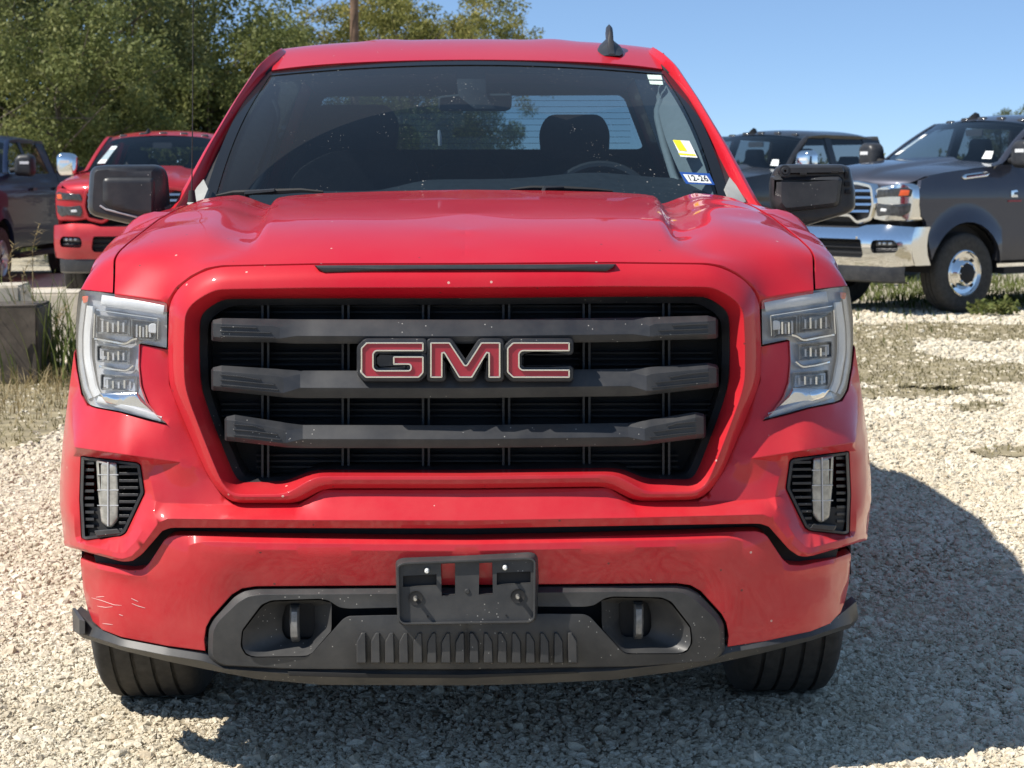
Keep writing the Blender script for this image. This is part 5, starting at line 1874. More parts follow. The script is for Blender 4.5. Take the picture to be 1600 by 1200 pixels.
x = copy_tree(tC); put(x, 720, 54, 4.2, 1.10); tag(x, 'sparse tree with nearly bare twigs at the end of the yellowing row', 'tree', GA)
x = copy_tree(tC); put(x, 512, 52, 5.2, 1.02); tag(x, 'wispy tree with open twigs left of the wooden pole', 'tree', GA)
x = copy_tree(tD); put(x, 560, 44, 5.0, .62); tag(x, 'olive brush low around the foot of the wooden pole', 'tree', GA)
x = copy_tree(tD); put(x, 700, 48, 3.1, .58); tag(x, 'olive brush seen through the red truck rear window', 'tree', GA)
x = copy_tree(tB); put(x, 1562, 78, 0.7, .575); tag(x, 'small tree top peeking over the dark grey truck roof', 'tree', GA)
x = copy_tree(tC); put(x, 690, 46, 1.2, .93); tag(x, 'leafy yellow-green tree standing in front of the sparse twiggy one', 'tree', GA)
x = copy_tree(tC); put(x, 630, 45, 3.3, .96); tag(x, 'full yellow-green crown between the pole and the feathery tree', 'tree', GA)

rs_ = np.random.default_rng(77)
cen = [np.array([rs_.uniform(-150, 150), 150 + rs_.uniform(-12, 25), rs_.uniform(.3, 2.2)]) for _ in range(420)]
me = leaf_mesh('far_brush', cen, rs_.uniform(1.0, 1.9, 420), [70] * 420, .55, rs_, .2, 1.6); me.materials.append(M['leaf_dark'])
o = bpy.data.objects.new('far_brush', me); COL.objects.link(o)
tag(o, 'far-off low line of brush along the horizon', 'brush', kind='stuff')

# wooden utility pole with a bracket and wires
pole = empty('utility_pole'); put(pole, 557, 42)
tag(pole, 'weathered brown wooden utility pole behind the red truck cab', 'utility pole')
bm = bmesh.new(); tube(bm, [(0, 0, -.2), (.03, 0, 4), (.05, 0, 10)], [.105, .095, .075], 12)
obj('shaft', bm, simple('weathered_pole_wood', (0.16, 0.10, 0.065), .9, noise=.35, nscale=8, bump=.5), pole, 60)
bm = bmesh.new(); box(bm, (.19, -.05, 3.85), (.13, .10, .45))
obj('meter_box', bm, simple('galvanised_grey', (.5, .52, .54), .5, noise=.1), pole, 0)
bm = bmesh.new(); tube(bm, [(-.05, 0, 8.0), (-8, -1.2, 5.7), (-19, -3, 5.2)], .012, 5)
obj('wire', bm, M['deep_black'], pole, 0)
bm = bmesh.new(); tube(bm, [(.05, 0, 9.0), (12, 3, 7.5), (30, 8, 8)], .012, 5)
obj('wire', bm, M['deep_black'], pole, 0)

# ------------------------------------------------------------------ concrete blocks and slab at the side of the lot
M['concrete_dark'] = simple('dark_brown_grey_concrete', (0.080, 0.066, 0.052), .95, noise=.35, nscale=9, bump=.5)  # dark brown-grey concrete with a mottled tone
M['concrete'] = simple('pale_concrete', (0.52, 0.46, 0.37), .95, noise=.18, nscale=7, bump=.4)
def block(name, c, s, mat, label, rz=0.0, seed=1):
    bm = bmesh.new()
    box(bm, (0, 0, s[2] / 2), s)
    bmesh.ops.bevel(bm, geom=bm.edges[:], offset=.018, segments=2, affect='EDGES')
    bmesh.ops.subdivide_edges(bm, edges=bm.edges[:], cuts=2, use_grid_fill=True)
    r = random.Random(seed)
    for v in bm.verts: v.co += Vector((r.uniform(-.004, .004), r.uniform(-.004, .004), r.uniform(-.004, .004) if v.co.z > .02 else 0))
    o = obj(name, bm, mat, None, 40); o.location = c; o.rotation_euler = (0, 0, rz)
    tag(o, label, 'concrete block')
    return o
g0 = G(58, 602)
block('concrete_block', (g0.x - .62, g0.y + .30, -.01), (1.24, .55, .565), M['concrete_dark'], 'dark brown-grey concrete block beside the tall weeds', .03)
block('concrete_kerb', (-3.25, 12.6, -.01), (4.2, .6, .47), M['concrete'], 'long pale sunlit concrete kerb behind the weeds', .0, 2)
block('concrete_block', (-3.72, 10.25, -.01), (.72, .5, .66), M['concrete'], 'small pale concrete block behind the dark brown-grey block', .06, 3)
bm = bmesh.new(); box(bm, (-6.0, 19.9, .0), (9.0, 9.0, .12))
sl = obj('concrete_slab', bm, M['concrete'], None, 0)
sl['kind'] = 'structure'

# ------------------------------------------------------------------ weeds, dry grass and turf
def blades(name, pts, h, w, mat, rs, bend=.5, n=5):
    V = []; Fq = []
    for (x, y, z) in pts:
        a = rs.uniform(0, 6.28); L = h * rs.uniform(.5, 1.2); b = bend * rs.uniform(.3, 1.3)
        dx, dy = math.cos(a), math.sin(a); px_, py_ = -dy, dx
        s = len(V)
        for k in range(n):
            t = k / (n - 1)
            q = np.array([x + dx * L * b * t * t, y + dy * L * b * t * t, z + L * t * (1 - .25 * b * t)])
            ww = w * (1 - t) ** .7 + .0006
            V.append(q - np.array([px_, py_, 0]) * ww / 2); V.append(q + np.array([px_, py_, 0]) * ww / 2)
        for k in range(n - 1): Fq.append((s + 2 * k, s + 2 * k + 1, s + 2 * k + 3, s + 2 * k + 2))
    return npmesh(name, V, Fq, mat)
rs = np.random.default_rng(4)
def scat(n, cx, cy, sx, sy): return [(cx + rs.normal(0, sx), cy + rs.normal(0, sy), 0.0) for _ in range(n)]
wp = G(96, 596)
weed = blades('tall_weed', scat(150, wp.x - .03, wp.y + .1, .17, .25), .74, .017, M['grass'], rs, .55, 7)
tag(weed, 'clump of tall green weeds beside the dark concrete block', 'weeds', kind='stuff')
sh = empty('seeding_grass', (wp.x - .18, wp.y - .1, 0)); tag(sh, 'tall grass stalks with drooping seed heads beside the concrete block', 'grass')
for k, (dx, top) in enumerate(((-.16, .98), (.02, 1.12), (-.06, .86), (.2, .55))):
    bm = bmesh.new()
    P = [(dx * .3, 0, 0), (dx * .6, .02, top * .5), (dx, .03, top * .85), (dx + .05, .03, top)]
    tube(bm, P, [.004, .0032, .0025, .001], 5)
    st = obj('stalk', bm, M['drygrass'], sh, 60)
    V = []; Fq = []
    for q in range(46):
        t = rs.uniform(.72, 1.0)
        zc = top * t; xc = np.interp(zc, [0, top * .5, top * .85, top], [dx * .3, dx * .6, dx, dx + .05])
        a = rs.uniform(0, 6.28); L = rs.uniform(.03, .08)
        d = np.array([math.cos(a), math.sin(a), rs.uniform(-.2, .6)]); e = np.array([-d[1], d[0], 0]) * .005
        p0 = np.array([xc, .03, zc]); s = len(V)
        V += [p0 - e, p0 + e, p0 + d * L + e * .4, p0 + d * L - e * .4]; Fq.append((s, s + 1, s + 2, s + 3))
    npmesh('seed_head', V, Fq, M['drygrass'], st)
dg = G(35, 640)
dry = blades('dry_grass', scat(420, dg.x, dg.y + .5, .38, .7) + scat(160, G(90, 600).x, G(90, 600).y - .2, .2, .3), .17, .007, M['drygrass'], rs, .9, 4)
tag(dry, 'dry straw-coloured grass at the foot of the dark concrete block', 'dry grass', kind='stuff')
pts = []
for q in GP3:
    xs4 = [p[0] for p in q]; ys4 = [p[1] for p in q]
    n4 = int((max(xs4) - min(xs4)) * (max(ys4) - min(ys4)) * 420)
    X4 = rs.uniform(min(xs4), max(xs4), n4); Y4 = rs.uniform(min(ys4), max(ys4), n4)
    k4 = in_poly(X4, Y4, q)
    pts += [(a_, b_, 0.0) for a_, b_ in zip(X4[k4], Y4[k4])]
turf = blades('sparse_grass', pts, .040, .010, leaf_mat('worn_turf', (0.10, 0.09, 0.04), (0.19, 0.165, 0.075), (0.29, 0.24, 0.13), 2.5), rs, 1.0, 3)
tag(turf, 'worn patchy olive grass growing through the gravel', 'grass', kind='stuff')
pts = []
for (px, py, n, sx, sy) in ((1480, 455, 2600, 2.6, 2.2), (1590, 445, 1800, 1.6, 1.6), (1360, 458, 900, 1.2, 1.5), (1540, 470, 900, .8, .6)):
    g = G(px, py); pts += scat(n, g.x, g.y, sx, sy)
lawn = blades('green_grass', pts, .11, .016, M['grass'], rs, .7, 3)
tag(lawn, 'green grass growing under and behind the dark grey truck', 'grass', kind='stuff')
wd = G(1548, 492)
cen = [np.array([wd.x + rs.normal(0, .13), wd.y - .1 + rs.normal(0, .08), rs.uniform(.02, .14)]) for _ in range(24)]
me = leaf_mesh('leafy_weed', cen, [.06] * 24, [22] * 24, .05, rs, 0.0, 1.6); me.materials.append(M['grass'])
o = bpy.data.objects.new('leafy_weed', me); COL.objects.link(o)
tag(o, 'low leafy green weed beside the front tyre of the dark grey truck', 'weed')
# ------------------------------------------------------------------ the other pickups of the lot
M['bg_glass'] = thin_glass('clear_cab_glass', (0.68, 0.74, 0.77), None, 0.02, 1.5, 1.2)
M['bg_side_glass'] = thin_glass('smoked_side_glass', (0.24, 0.26, 0.28), None, 0.02, 1.5, 1.2)
M['lamp_clear'] = simple('clear_lamp_block', (0.42, 0.44, 0.46), 0.12, 0.6, noise=0.3, nscale=30)
M['lamp_smoke'] = simple('smoked_lamp_block', (0.06, 0.062, 0.066), 0.12, 0.3, noise=0.4, nscale=30)
M['alloy'] = simple('machined_alloy', (0.55, 0.55, 0.56), 0.3, 0.9, noise=0.1)

def sw2(x):
    a = abs(x)
    return 0.045 * (a / .8) ** 2 + 2.0 * max(0.0, a - .72) ** 2
def FP(x, z, d): return Vector((x, -.92 + sw2(x) + d, z))

def heavy_pickup(name, paint, trim, bumper_mat, grille_bar_mat, rim_mat, lamp_mat, dually=False, full=True, mirror_mat=None):
    root = empty(name)
    CAB = {'cab_side','cargo_box_side','door_handle','side_step','windshield','roof','clearance_light','shark_fin_antenna','roof_pillar','side_window','door_pillar','cab_rear_wall','mirror_housing','marker_lamp','mirror_arm','dashboard','cab_floor','headliner','seat','rear_view_mirror','sticker','window_label','tailgate'}
    SH = Vector((0, -.40, 0))
    def P(nm, bm, mat, parent=root, sm=35, dbl=.0006):
        if nm in CAB:
            for v in bm.verts: v.co += SH
        return obj(nm, bm, mat, parent, sm, dbl)
    # ---- body sides: fender, cab side, cargo box (each its own panel)
    def side_x(z): return .985 - .055 * max(0, (z - 1.20) / .30) ** 1.6 - .05 * max(0, (.75 - z) / .35) ** 1.5
    def side_panel(nm, outline, flare=None):
        bm = bmesh.new()
        pts = resample(outline, .05, True)
        def X(y, z):
            x = side_x(z)
            if flare:
                for cy in flare:
                    r = math.hypot(y - cy, z - .42)
                    x += .030 * math.exp(-((r - .50) / .07) ** 2)
            return x
        out3 = [Vector((X(y, z), y, z)) for y, z in pts]
        ys = [p[0] for p in outline]; zs = [p[1] for p in outline]
        ctrl = [Vector((X(y, z), y, z)) for y in np.arange(min(ys) + .04, max(ys), .09) for z in np.arange(min(zs) + .04, max(zs), .07) if in_poly([y], [z], pts)[0]]
        patch(bm, out3, ctrl[::2] if len(ctrl) > 260 else ctrl, n=(1, 0, 0), up=(0, 0, 1), res=.05)
        strip(bm, out3, [p - Vector((.05, 0, 0)) for p in out3], True)
        bmesh.ops.remove_doubles(bm, verts=bm.verts, dist=0.0006)
        bmesh.ops.recalc_face_normals(bm, faces=bm.faces)
        o = P(nm, bm, paint, sm=32)
        flip_obj(o)
        return o
    def arch(cy, R=.50, a0=-15, a1=195):
        return [(cy + R * math.cos(math.radians(a)), .42 + R * math.sin(math.radians(a))) for a in range(a0, a1 + 1, 12)]
    side_panel('fender', [(-.56, .93), (-.62, .98), (-.655, 1.10), (-.655, 1.24), (-.62, 1.335), (-.50, 1.375), (-.2, 1.42), (.30, 1.46), (.505, 1.485), (.505, .52), (.495, .50)] + arch(0)[0:][2:-2] + [(-.52, .70)], (0,))
    dr = side_panel('cab_side', [(.845, 1.49), (2.05, 1.49), (3.28, 1.49), (3.28, .52), (.845, .52)])
    side_panel('cargo_box_side', [(3.31, 1.50), (5.25, 1.50), (5.25, .62), (4.36, .60)] + [(3.80 - .50 * math.cos(math.radians(a)) * -1, .42 + .50 * math.sin(math.radians(a))) for a in range(12, 180, 12)] + [(3.31, .55)], (3.80,))
    for sx in (-1, 1):
        for y in (1.88, 3.02):
            bm = bmesh.new(); box(bm, (sx * 1.0, y, 1.28), (.035, .20, .035))
            P('door_handle', bm, trim, dr, 0)
        bm = bmesh.new(); box(bm, (sx * .995, 2.0, .42), (.16, 2.3, .06))
        P('side_step', bm, M['deep_black'], root, 0)
    # ---- hood with a raised centre
    bm = bmesh.new()
    rows = []
    for j, (y, z, hw) in enumerate(((-.90, 1.255, .64), (-.905, 1.30, .70), (-.88, 1.345, .80), (-.80, 1.395, .90), (-.62, 1.435, .935), (-.3, 1.475, .945), (.05, 1.51, .945), (.30, 1.53, .945), (.47, 1.545, .945))):
        row = []
        for i in range(41):
            u = -1 + 2 * i / 40
            x = u * hw
            zz = z - .045 * abs(u) ** 3 - .018 * u * u
            b = .40 - .03 * (y + .9)
            zz += .032 * smooth01((b + .05 - abs(x)) / .09) * smooth01((y + .93) / .3)
            row.append(Vector((x, y + .10 * u * u * (1 - smooth01((y + .9) / .7)) + (sw2(x) * .6 if j < 4 else 0), zz)))
        rows.append(row)
    loft(bm, rows)
    bmesh.ops.recalc_face_normals(bm, faces=bm.faces)
    hd = P('hood', bm, paint, sm=45)
    # ---- cab: windshield, roof, pillars, glass
    def ws(s, t, out=0.0):
        hw = .86 + (.70 - .86) * t; Y = .80 + (1.52 - .80) * t + (.16 - .05 * t) * s * s - .02 * math.sin(math.pi * t); z = 1.515 + (1.955 - 1.515) * t + .015 * math.sin(math.pi * t) - .02 * s * s
        return Vector((s * hw, Y - out * .5, z + out * .85))
    bm = bmesh.new(); loft(bm, [[ws(-1 + i / 10, t / 8) for i in range(21)] for t in range(9)])
    bmesh.ops.recalc_face_normals(bm, faces=bm.faces)
    wso = P('windshield', bm, M['bg_glass'], sm=60)
    def rf(u, v):
        y = 1.52 + (3.26 - 1.52) * v
        z = 1.962 + .068 * (1 - (1 - min(1, v / .3)) ** 2) - .05 * max(0, (v - .7) / .3) ** 2
        return Vector((u * (.71 + .01 * v), y + .11 * u * u * (1 - v) ** 3, z - .05 * u * u - .03 * abs(u) ** 6))
    bm = bmesh.new(); loft(bm, [[rf(-1 + i / 12, (j / 12) ** 1.4) for i in range(25)] for j in range(13)])
    bmesh.ops.recalc_face_normals(bm, faces=bm.faces)
    ro = P('roof', bm, paint, sm=45)
    for k in range(5):
        x = (-.52, -.26, 0, .26, .52)[k]
        bm = bmesh.new()
        c = rf(x / .72, .06)
        pill(bm, fillet([(-.055, -.03), (.055, -.03), (.045, .05), (-.045, .05)], .02, True, 2), [(0, 0), (.006, .018), (.018, .026)], lambda u, v, d: Vector((c.x + u, c.y + v, c.z + d - .006)))
        P('clearance_light', bm, M['lamp_smoke'], ro, 40)
    bm = bmesh.new()
    c = rf(-.30, .05)
    loft(bm, [[Vector((c.x - w, c.y + y, c.z - .004)), Vector((c.x - w * .5, c.y + y, c.z + h * .6)), Vector((c.x, c.y + y, c.z + h)), Vector((c.x + w * .5, c.y + y, c.z + h * .6)), Vector((c.x + w, c.y + y, c.z - .004))] for y, h, w in ((0, .01, .02), (.05, .045, .04), (.12, .085, .04), (.18, .07, .03), (.19, .01, .02))])
    bmesh.ops.recalc_face_normals(bm, faces=bm.faces)
    P('shark_fin_antenna', bm, M['deep_black'], ro, 50)
    for sx in (-1, 1):
        # A pillar and roof rail
        a = [Vector((sx * .955, .80, 1.47))] + [ws(sx * 1.0, t) + Vector((sx * .045, .03, .0)) for t in (0.05, .25, .5, .75, 1.0)] + [Vector((sx * .765, 2.0, 1.955)), Vector((sx * .765, 2.8, 1.945)), Vector((sx * .765, 3.26, 1.90))]
        b = [Vector((sx * .90, .80, 1.50))] + [ws(sx * .985, t, .006) for t in (0.05, .25, .5, .75, 1.0)] + [rf(sx * .99, .28) + Vector((0, 0, .0)), rf(sx * .99, .72), rf(sx * .99, 1.0)]
        a = [Vector(p) for p in resample_n([tuple(p) for p in a], 30)]; b = [Vector(p) for p in resample_n([tuple(p) for p in b], 30)]
        bm = bmesh.new()
        loft(bm, [[p + Vector((-sx * .02, .02, -.05)) for p in a], a, [(p + q) / 2 + Vector((0, -.012, .012)) for p, q in zip(a, b)], b])
        bmesh.ops.recalc_face_normals(bm, faces=bm.faces)
        P('roof_pillar', bm, paint, sm=60)
        for (y0, y1, t0, t1) in ((.98, 1.98, 1.62, 1.98), (2.10, 2.98, 2.12, 2.86)):
            bm = bmesh.new()
            q = [Vector((sx * .915, y0, 1.49)), Vector((sx * .915, y1, 1.49)), Vector((sx * .755, t1, 1.90)), Vector((sx * .755, t0, 1.90))]
            bm.faces.new([bm.verts.new(p) for p in q])
            P('side_window', bm, M['bg_side_glass'], sm=0)
        for (y0, y1, t0, t1) in ((1.98, 2.10, 1.98, 2.12), (2.98, 3.28, 2.86, 3.26)):
            bm = bmesh.new()
            q = [Vector((sx * .92, y0, 1.485)), Vector((sx * .92, y1, 1.485)), Vector((sx * .758, t1, 1.91)), Vector((sx * .758, t0, 1.91))]
            q2 = [p - Vector((sx * .05, 0, 0)) for p in q]
            loft(bm, [q2, q], closed=True, cap1=True)
            bmesh.ops.recalc_face_normals(bm, faces=bm.faces)
            P('door_pillar', bm, paint, sm=0)
        bm = bmesh.new()
        q = [Vector((sx * .90, 3.28, 1.485)), Vector((0, 3.30, 1.485)), Vector((0, 3.28, 1.90)), Vector((sx * .74, 3.26, 1.90))]
        if sx > 0:
            bm.free(); bm = bmesh.new()
            wall = [Vector((-.93, 3.29, 1.0)), Vector((.93, 3.29, 1.0)), Vector((.93, 3.29, 1.485)), Vector((.75, 3.26, 1.95)), Vector((-.75, 3.26, 1.95)), Vector((-.93, 3.29, 1.485))]
            hole = [Vector((-.64, 3.28, 1.53)), Vector((.64, 3.28, 1.53)), Vector((.58, 3.27, 1.84)), Vector((-.58, 3.27, 1.84))]
            patch(bm, wall, (), [hole], res=.3)
            P('cab_rear_wall', bm, M['interior'], sm=0)
        else: bm.free()
        # tow mirror
        mrr = empty('door_mirror'); mrr.parent = root
        bm = bmesh.new()
        pill(bm, fillet([(.98, 1.50), (1.02, 1.46), (1.20, 1.45), (1.24, 1.50), (1.24, 1.70), (1.19, 1.745), (1.04, 1.735), (.99, 1.68)], .04, True, 3), [(0, .16), (0, .05), (.02, .012), (.05, 0)], lambda u, v, d: Vector((sx * u, .98 + d, v)))
        P('mirror_housing', bm, mirror_mat or (M['chrome'] if trim is not M['rib_black'] else trim), mrr, 50)
        bm = bmesh.new(); box(bm, (sx * 1.13, .985, 1.63), (.12, .02, .035))
        P('marker_lamp', bm, M['lamp_white'], mrr, 0)
        bm = bmesh.new(); tube(bm, [(sx * .92, 1.08, 1.53), (sx * 1.0, 1.06, 1.54)], .035, 8)
        P('mirror_arm', bm, M['deep_black'], mrr, 50)
    # interior
    bm = bmesh.new(); loft(bm, [[Vector((x, .86 + .1 * (x / .8) ** 2, 1.49)) for x in np.linspace(-.86, .86, 12)], [Vector((x, 1.3, 1.50)) for x in np.linspace(-.88, .88, 12)], [Vector((x, 1.34, 1.2)) for x in np.linspace(-.88, .88, 12)]])
    P('dashboard', bm, M['interior'])
    bm = bmesh.new(); box(bm, (0, 2.1, .95), (1.8, 2.5, .5)); P('cab_floor', bm, M['interior'], sm=0)
    bm = bmesh.new(); loft(bm, [[rf(-1 + i / 6, v) + Vector((0, .02, -.035)) for i in range(13)] for v in (0, .1, .4, 1)]); P('headliner', bm, M['interior'])
    for cx, cy in ((-.40, 1.95), (.40, 1.95), (-.45, 2.95), (.45, 2.95)):
        bm = bmesh.new()
        pill(bm, fillet([(-.25, 1.1), (.25, 1.1), (.25, 1.55), (.14, 1.62), (.12, 1.78 if cy < 2.5 else 1.68), (-.12, 1.78 if cy < 2.5 else 1.68), (-.14, 1.62), (-.25, 1.55)], .05, True, 3), [(0, .12), (0, .03), (.03, 0)], lambda u, v, d: Vector((cx + u, cy + d, v)))
        P('seat', bm, M['interior'], sm=50)
    bm = bmesh.new(); pill(bm, fillet([(-.12, 1.80), (.12, 1.80), (.12, 1.87), (-.12, 1.87)], .02, True, 2), [(0, .02), (0, 0)], lambda u, v, d: Vector((u, 1.50 + d, v))); P('rear_view_mirror', bm, M['interior'], wso)
    bm = bmesh.new(); bm.faces.new([bm.verts.new(ws(s, t, .004)) for s, t in ((.76, .10), (.88, .10), (.84, .26), (.74, .26))]); P('sticker', bm, M['st_white'], wso, 0)
    bm = bmesh.new(); bm.faces.new([bm.verts.new(ws(s, t, .004)) for s, t in ((-.90, .22), (-.78, .22), (-.72, .70), (-.82, .70))]); P('window_label', bm, M['st_white'], wso, 0)
    # cargo floor, chassis
    bm = bmesh.new(); box(bm, (0, 2.2, .60), (1.5, 5.6, .25)); P('chassis', bm, M['deep_black'], sm=0)
    bm = bmesh.new(); box(bm, (0, -.15, .95), (1.7, 1.2, .55)); P('engine_bay_blocker', bm, M['deep_black'], sm=0)
    bm = bmesh.new(); box(bm, (0, 5.23, 1.12), (1.80, .05, .72)); P('tailgate', bm, paint, sm=0)
    # ---- front: headlamps, grille, bumper
    for sx in (-1, 1):
        hl = empty('headlight'); hl.parent = root
        f3 = lambda u, v, d: FP(sx * u, v, d)
        fr = fillet([(.58, .95), (.72, .93), (.955, .935), (.975, 1.0), (.985, 1.16), (.975, 1.27), (.90, 1.315), (.66, 1.275), (.60, 1.25), (.585, 1.12)], .03, True, 3)
        bm = bmesh.new(); pill(bm, fr, [(0, .24), (0, .02), (.012, .0), (.02, .0)], f3, grid=.03); P('lamp_surround', bm, trim, hl, 30)
        for q, dm in (([(.625, 1.165), (.955, 1.175), (.968, 1.245), (.93, 1.272), (.65, 1.245)], lamp_mat), ([(.65, .985), (.90, .985), (.952, 1.03), (.960, 1.115), (.65, 1.11), (.63, 1.05)], lamp_mat)):
            bm = bmesh.new(); pill(bm, fillet(q, .012, True, 2), [(0, .03), (0, -.008), (.004, -.011)], f3, grid=.02); P('lamp', bm, dm, hl, 40)
        bm = bmesh.new(); pill(bm, [(.875, 1.187), (.945, 1.190), (.952, 1.243), (.89, 1.245)], [(0, .0), (0, -.014), (.006, -.016)], f3); P('turn_signal', bm, M['amber'], hl, 30)
        bm = bmesh.new(); pill(bm, fillet([(.69, 1.035), (.76, 1.032), (.77, 1.06), (.70, 1.065)], .008, True, 2), [(0, .0), (0, -.014), (.006, -.016)], f3); P('low_beam', bm, M['lamp_white'], hl, 30)
    gro = fillet([(-.57, 1.27), (-.40, 1.30), (.40, 1.30), (.57, 1.27), (.60, 1.10), (.56, .97), (.40, .93), (.30, 1.0), (-.30, 1.0), (-.40, .93), (-.56, .97), (-.60, 1.10)], .03, True, 3)
    bm = bmesh.new(); pill(bm, inset2(gro, -.035), [(0, .06), (0, -.015), (.012, -.03), (.038, -.03), (.045, .05)], FP, cap=False); P('grille_frame', bm, trim, sm=30)
    bm = bmesh.new(); pill(bm, gro, [(0, .08), (0, .05)], FP, grid=.06); gb = P('grille_backing', bm, M['deep_black'], sm=0)
    for k in range(4):
        z = 1.035 + k * .068
        bm = bmesh.new()
        hw = .565 if k else .54
        rings = []
        for i in range(25):
            x = -hw + 2 * hw * i / 24
            dz = .016 * math.exp(-(x / .22) ** 2) * -1
            rings.append([FP(x, z - .018 + dz, .03), FP(x, z - .014 + dz, -.012), FP(x, z + .010 + dz, -.008), FP(x, z + .016 + dz, .03)])
        loft(bm, rings, closed=True, cap0=True, cap1=True)
        bmesh.ops.recalc_face_normals(bm, faces=bm.faces)
        P('grille_bar', bm, grille_bar_mat, gb, 30)
    bm = bmesh.new(); pill(bm, fillet([(-.30, .925), (.30, .925), (.26, .985), (-.26, .985)], .012, True, 2), [(0, .06), (0, .02)], FP); P('chin_intake', bm, M['deep_black'], sm=0)
    # bumper skin with three openings
    bo = fillet([(-.985, .50), (-.70, .475), (0, .47), (.70, .475), (.985, .50), (1.0, .66), (1.0, .88), (.72, .905), (.52, .895), (.42, .865), (-.42, .865), (-.52, .895), (-.72, .905), (-1.0, .88), (-1.0, .66)], .02, True, 3)
    hc = fillet([(-.50, .57), (.50, .57), (.525, .61), (.50, .755), (-.50, .755), (-.525, .61)], .03, True, 3)
    hf = [fillet([(sx * .645, .62), (sx * .90, .63), (sx * .915, .70), (sx * .88, .755), (sx * .655, .75), (sx * .63, .69)], .03, True, 3) for sx in (-1, 1)]
    bm = bmesh.new()
    def bd(x, z): return -.075 + .055 * (abs(z - .70) / .2) ** 2.2
    def B3(p, e=0.0): return FP(p[0], p[1], bd(*p[:2]) + e)
    out3 = [B3(p) for p in resample(bo, .04, True)]
    hol3 = [[B3(p) for p in resample(h, .03, True)] for h in [hc] + hf]
    ctrl = [B3((x, z)) for x in np.linspace(-.95, .95, 25) for z in (.50, .54, .60, .68, .76, .82, .86) if not any(in_poly([x], [z], h)[0] for h in [hc] + hf)]
    patch(bm, out3, ctrl, hol3, res=.03, base=lambda a, b: .92 - sw2(a))
    strip(bm, out3, [p + Vector((0, .10, 0)) for p in out3], True)
    for h in hol3: strip(bm, h, [p + Vector((0, .05, 0)) for p in h], True)
    wrp = [B3(p) for p in ((1.0, .50), (1.0, .60), (1.0, .70), (1.0, .80), (1.0, .88))]
    for sx in (-1, 1):
        w3 = [Vector((sx * abs(p.x), p.y, p.z)) for p in wrp]
        loft(bm, [w3, [p + Vector((sx * .012, .06, 0)) for p in w3], [p + Vector((sx * .010, .20, 0)) for p in w3]])
    bmesh.ops.remove_doubles(bm, verts=bm.verts, dist=0.0008)
    bmesh.ops.recalc_face_normals(bm, faces=bm.faces)
    bu = P('bumper', bm, bumper_mat, sm=40)
    bm = bmesh.new(); loft(bm, [[FP(x, z, .0) for x in np.linspace(-.93, .93, 24)] for z in (.50, .88)]); P('bumper_backing', bm, M['deep_black'])
    for k in range(3):
        bm = bmesh.new()
        for_ = [[FP(x, .60 + k * .055, -.005), FP(x, .612 + k * .055, -.03), FP(x, .622 + k * .055, -.005)] for x in np.linspace(-.50, .50, 14)]
        loft(bm, for_, closed=True, cap0=True, cap1=True); bmesh.ops.recalc_face_normals(bm, faces=bm.faces)
        P('intake_bar', bm, M['rib_black'], bu, 0)
    for sx in (-1, 1):
        f3 = lambda u, v, d: FP(sx * u, v, d)
        bm = bmesh.new(); pill(bm, fillet([(.66, .69), (.88, .70), (.87, .742), (.67, .738)], .012, True, 2), [(0, .02), (0, -.035), (.01, -.04)], f3, grid=.04)
        fl_ = P('fog_lamp', bm, M['lamp_smoke'], root, 40)
        for k in range(3):
            bm = bmesh.new(); pill(bm, fillet([(.70 + k * .055, .705), (.735 + k * .055, .706), (.733 + k * .055, .732), (.702 + k * .055, .731)], .006, True, 2), [(0, -.03), (0, -.043), (.005, -.044)], f3); P('fog_lamp_lens', bm, M['lamp_clear'], fl_, 30)
        bm = bmesh.new(); pill(bm, fillet([(.655, .64), (.89, .648), (.893, .672), (.66, .668)], .008, True, 2), [(0, .02), (0, -.03), (.008, -.035)], f3); P('fog_bezel', bm, M['rib_black'], root, 30)
    bm = bmesh.new()
    loft(bm, [[FP(x, z, d) for x in np.linspace(-.93, .93, 30)] for z, d in ((.50, -.01), (.42, -.02), (.34, .0), (.32, .06))])
    bmesh.ops.recalc_face_normals(bm, faces=bm.faces)
    P('valance', bm, M['black_plastic'], sm=40)
    # ---- badges on the hood side and fender
    if full:
        for sx in (-1, 1):
            bg = empty('badge'); bg.parent = root
            f3 = lambda u, v, d: Vector((sx * (side_x(v) + .004 - d), u, v))
            bm = bmesh.new(); pill(bm, fillet([(-.04, 1.345), (.30, 1.375), (.33, 1.405), (.30, 1.425), (-.02, 1.395), (-.07, 1.37)], .012, True, 2), [(0, .02), (0, -.006), (.006, -.009)], f3); P('badge_frame', bm, M['chrome'], bg, 30)
            bm = bmesh.new(); pill(bm, [(-.01, 1.362), (.28, 1.388), (.285, 1.408), (0, 1.384)], [(0, .0), (0, -.0105)], f3); P('badge_field', bm, M['deep_black'], bg, 0)
            bm = bmesh.new(); pill(bm, [(.0, 1.362), (.27, 1.387), (.272, 1.393), (.002, 1.368)], [(0, .0), (0, -.0115)], f3); P('badge_line', bm, M['badge_red'], bg, 0)
            bm = bmesh.new(); pill(bm, fillet([(.62, 1.16), (.72, 1.16), (.71, 1.185), (.66, 1.185), (.66, 1.21), (.72, 1.215), (.70, 1.235), (.62, 1.225)], .006, True, 2), [(0, .01), (0, -.006)], f3); P('fender_mark', bm, M['chrome'], bg, 30)
            bm = bmesh.new(); pill(bm, [(.58, 1.115), (.77, 1.115), (.77, 1.13), (.58, 1.13)], [(0, .01), (0, -.005)], f3); P('fender_script', bm, M['badge_red'], bg, 0)
    # ---- wheels
    R = .405
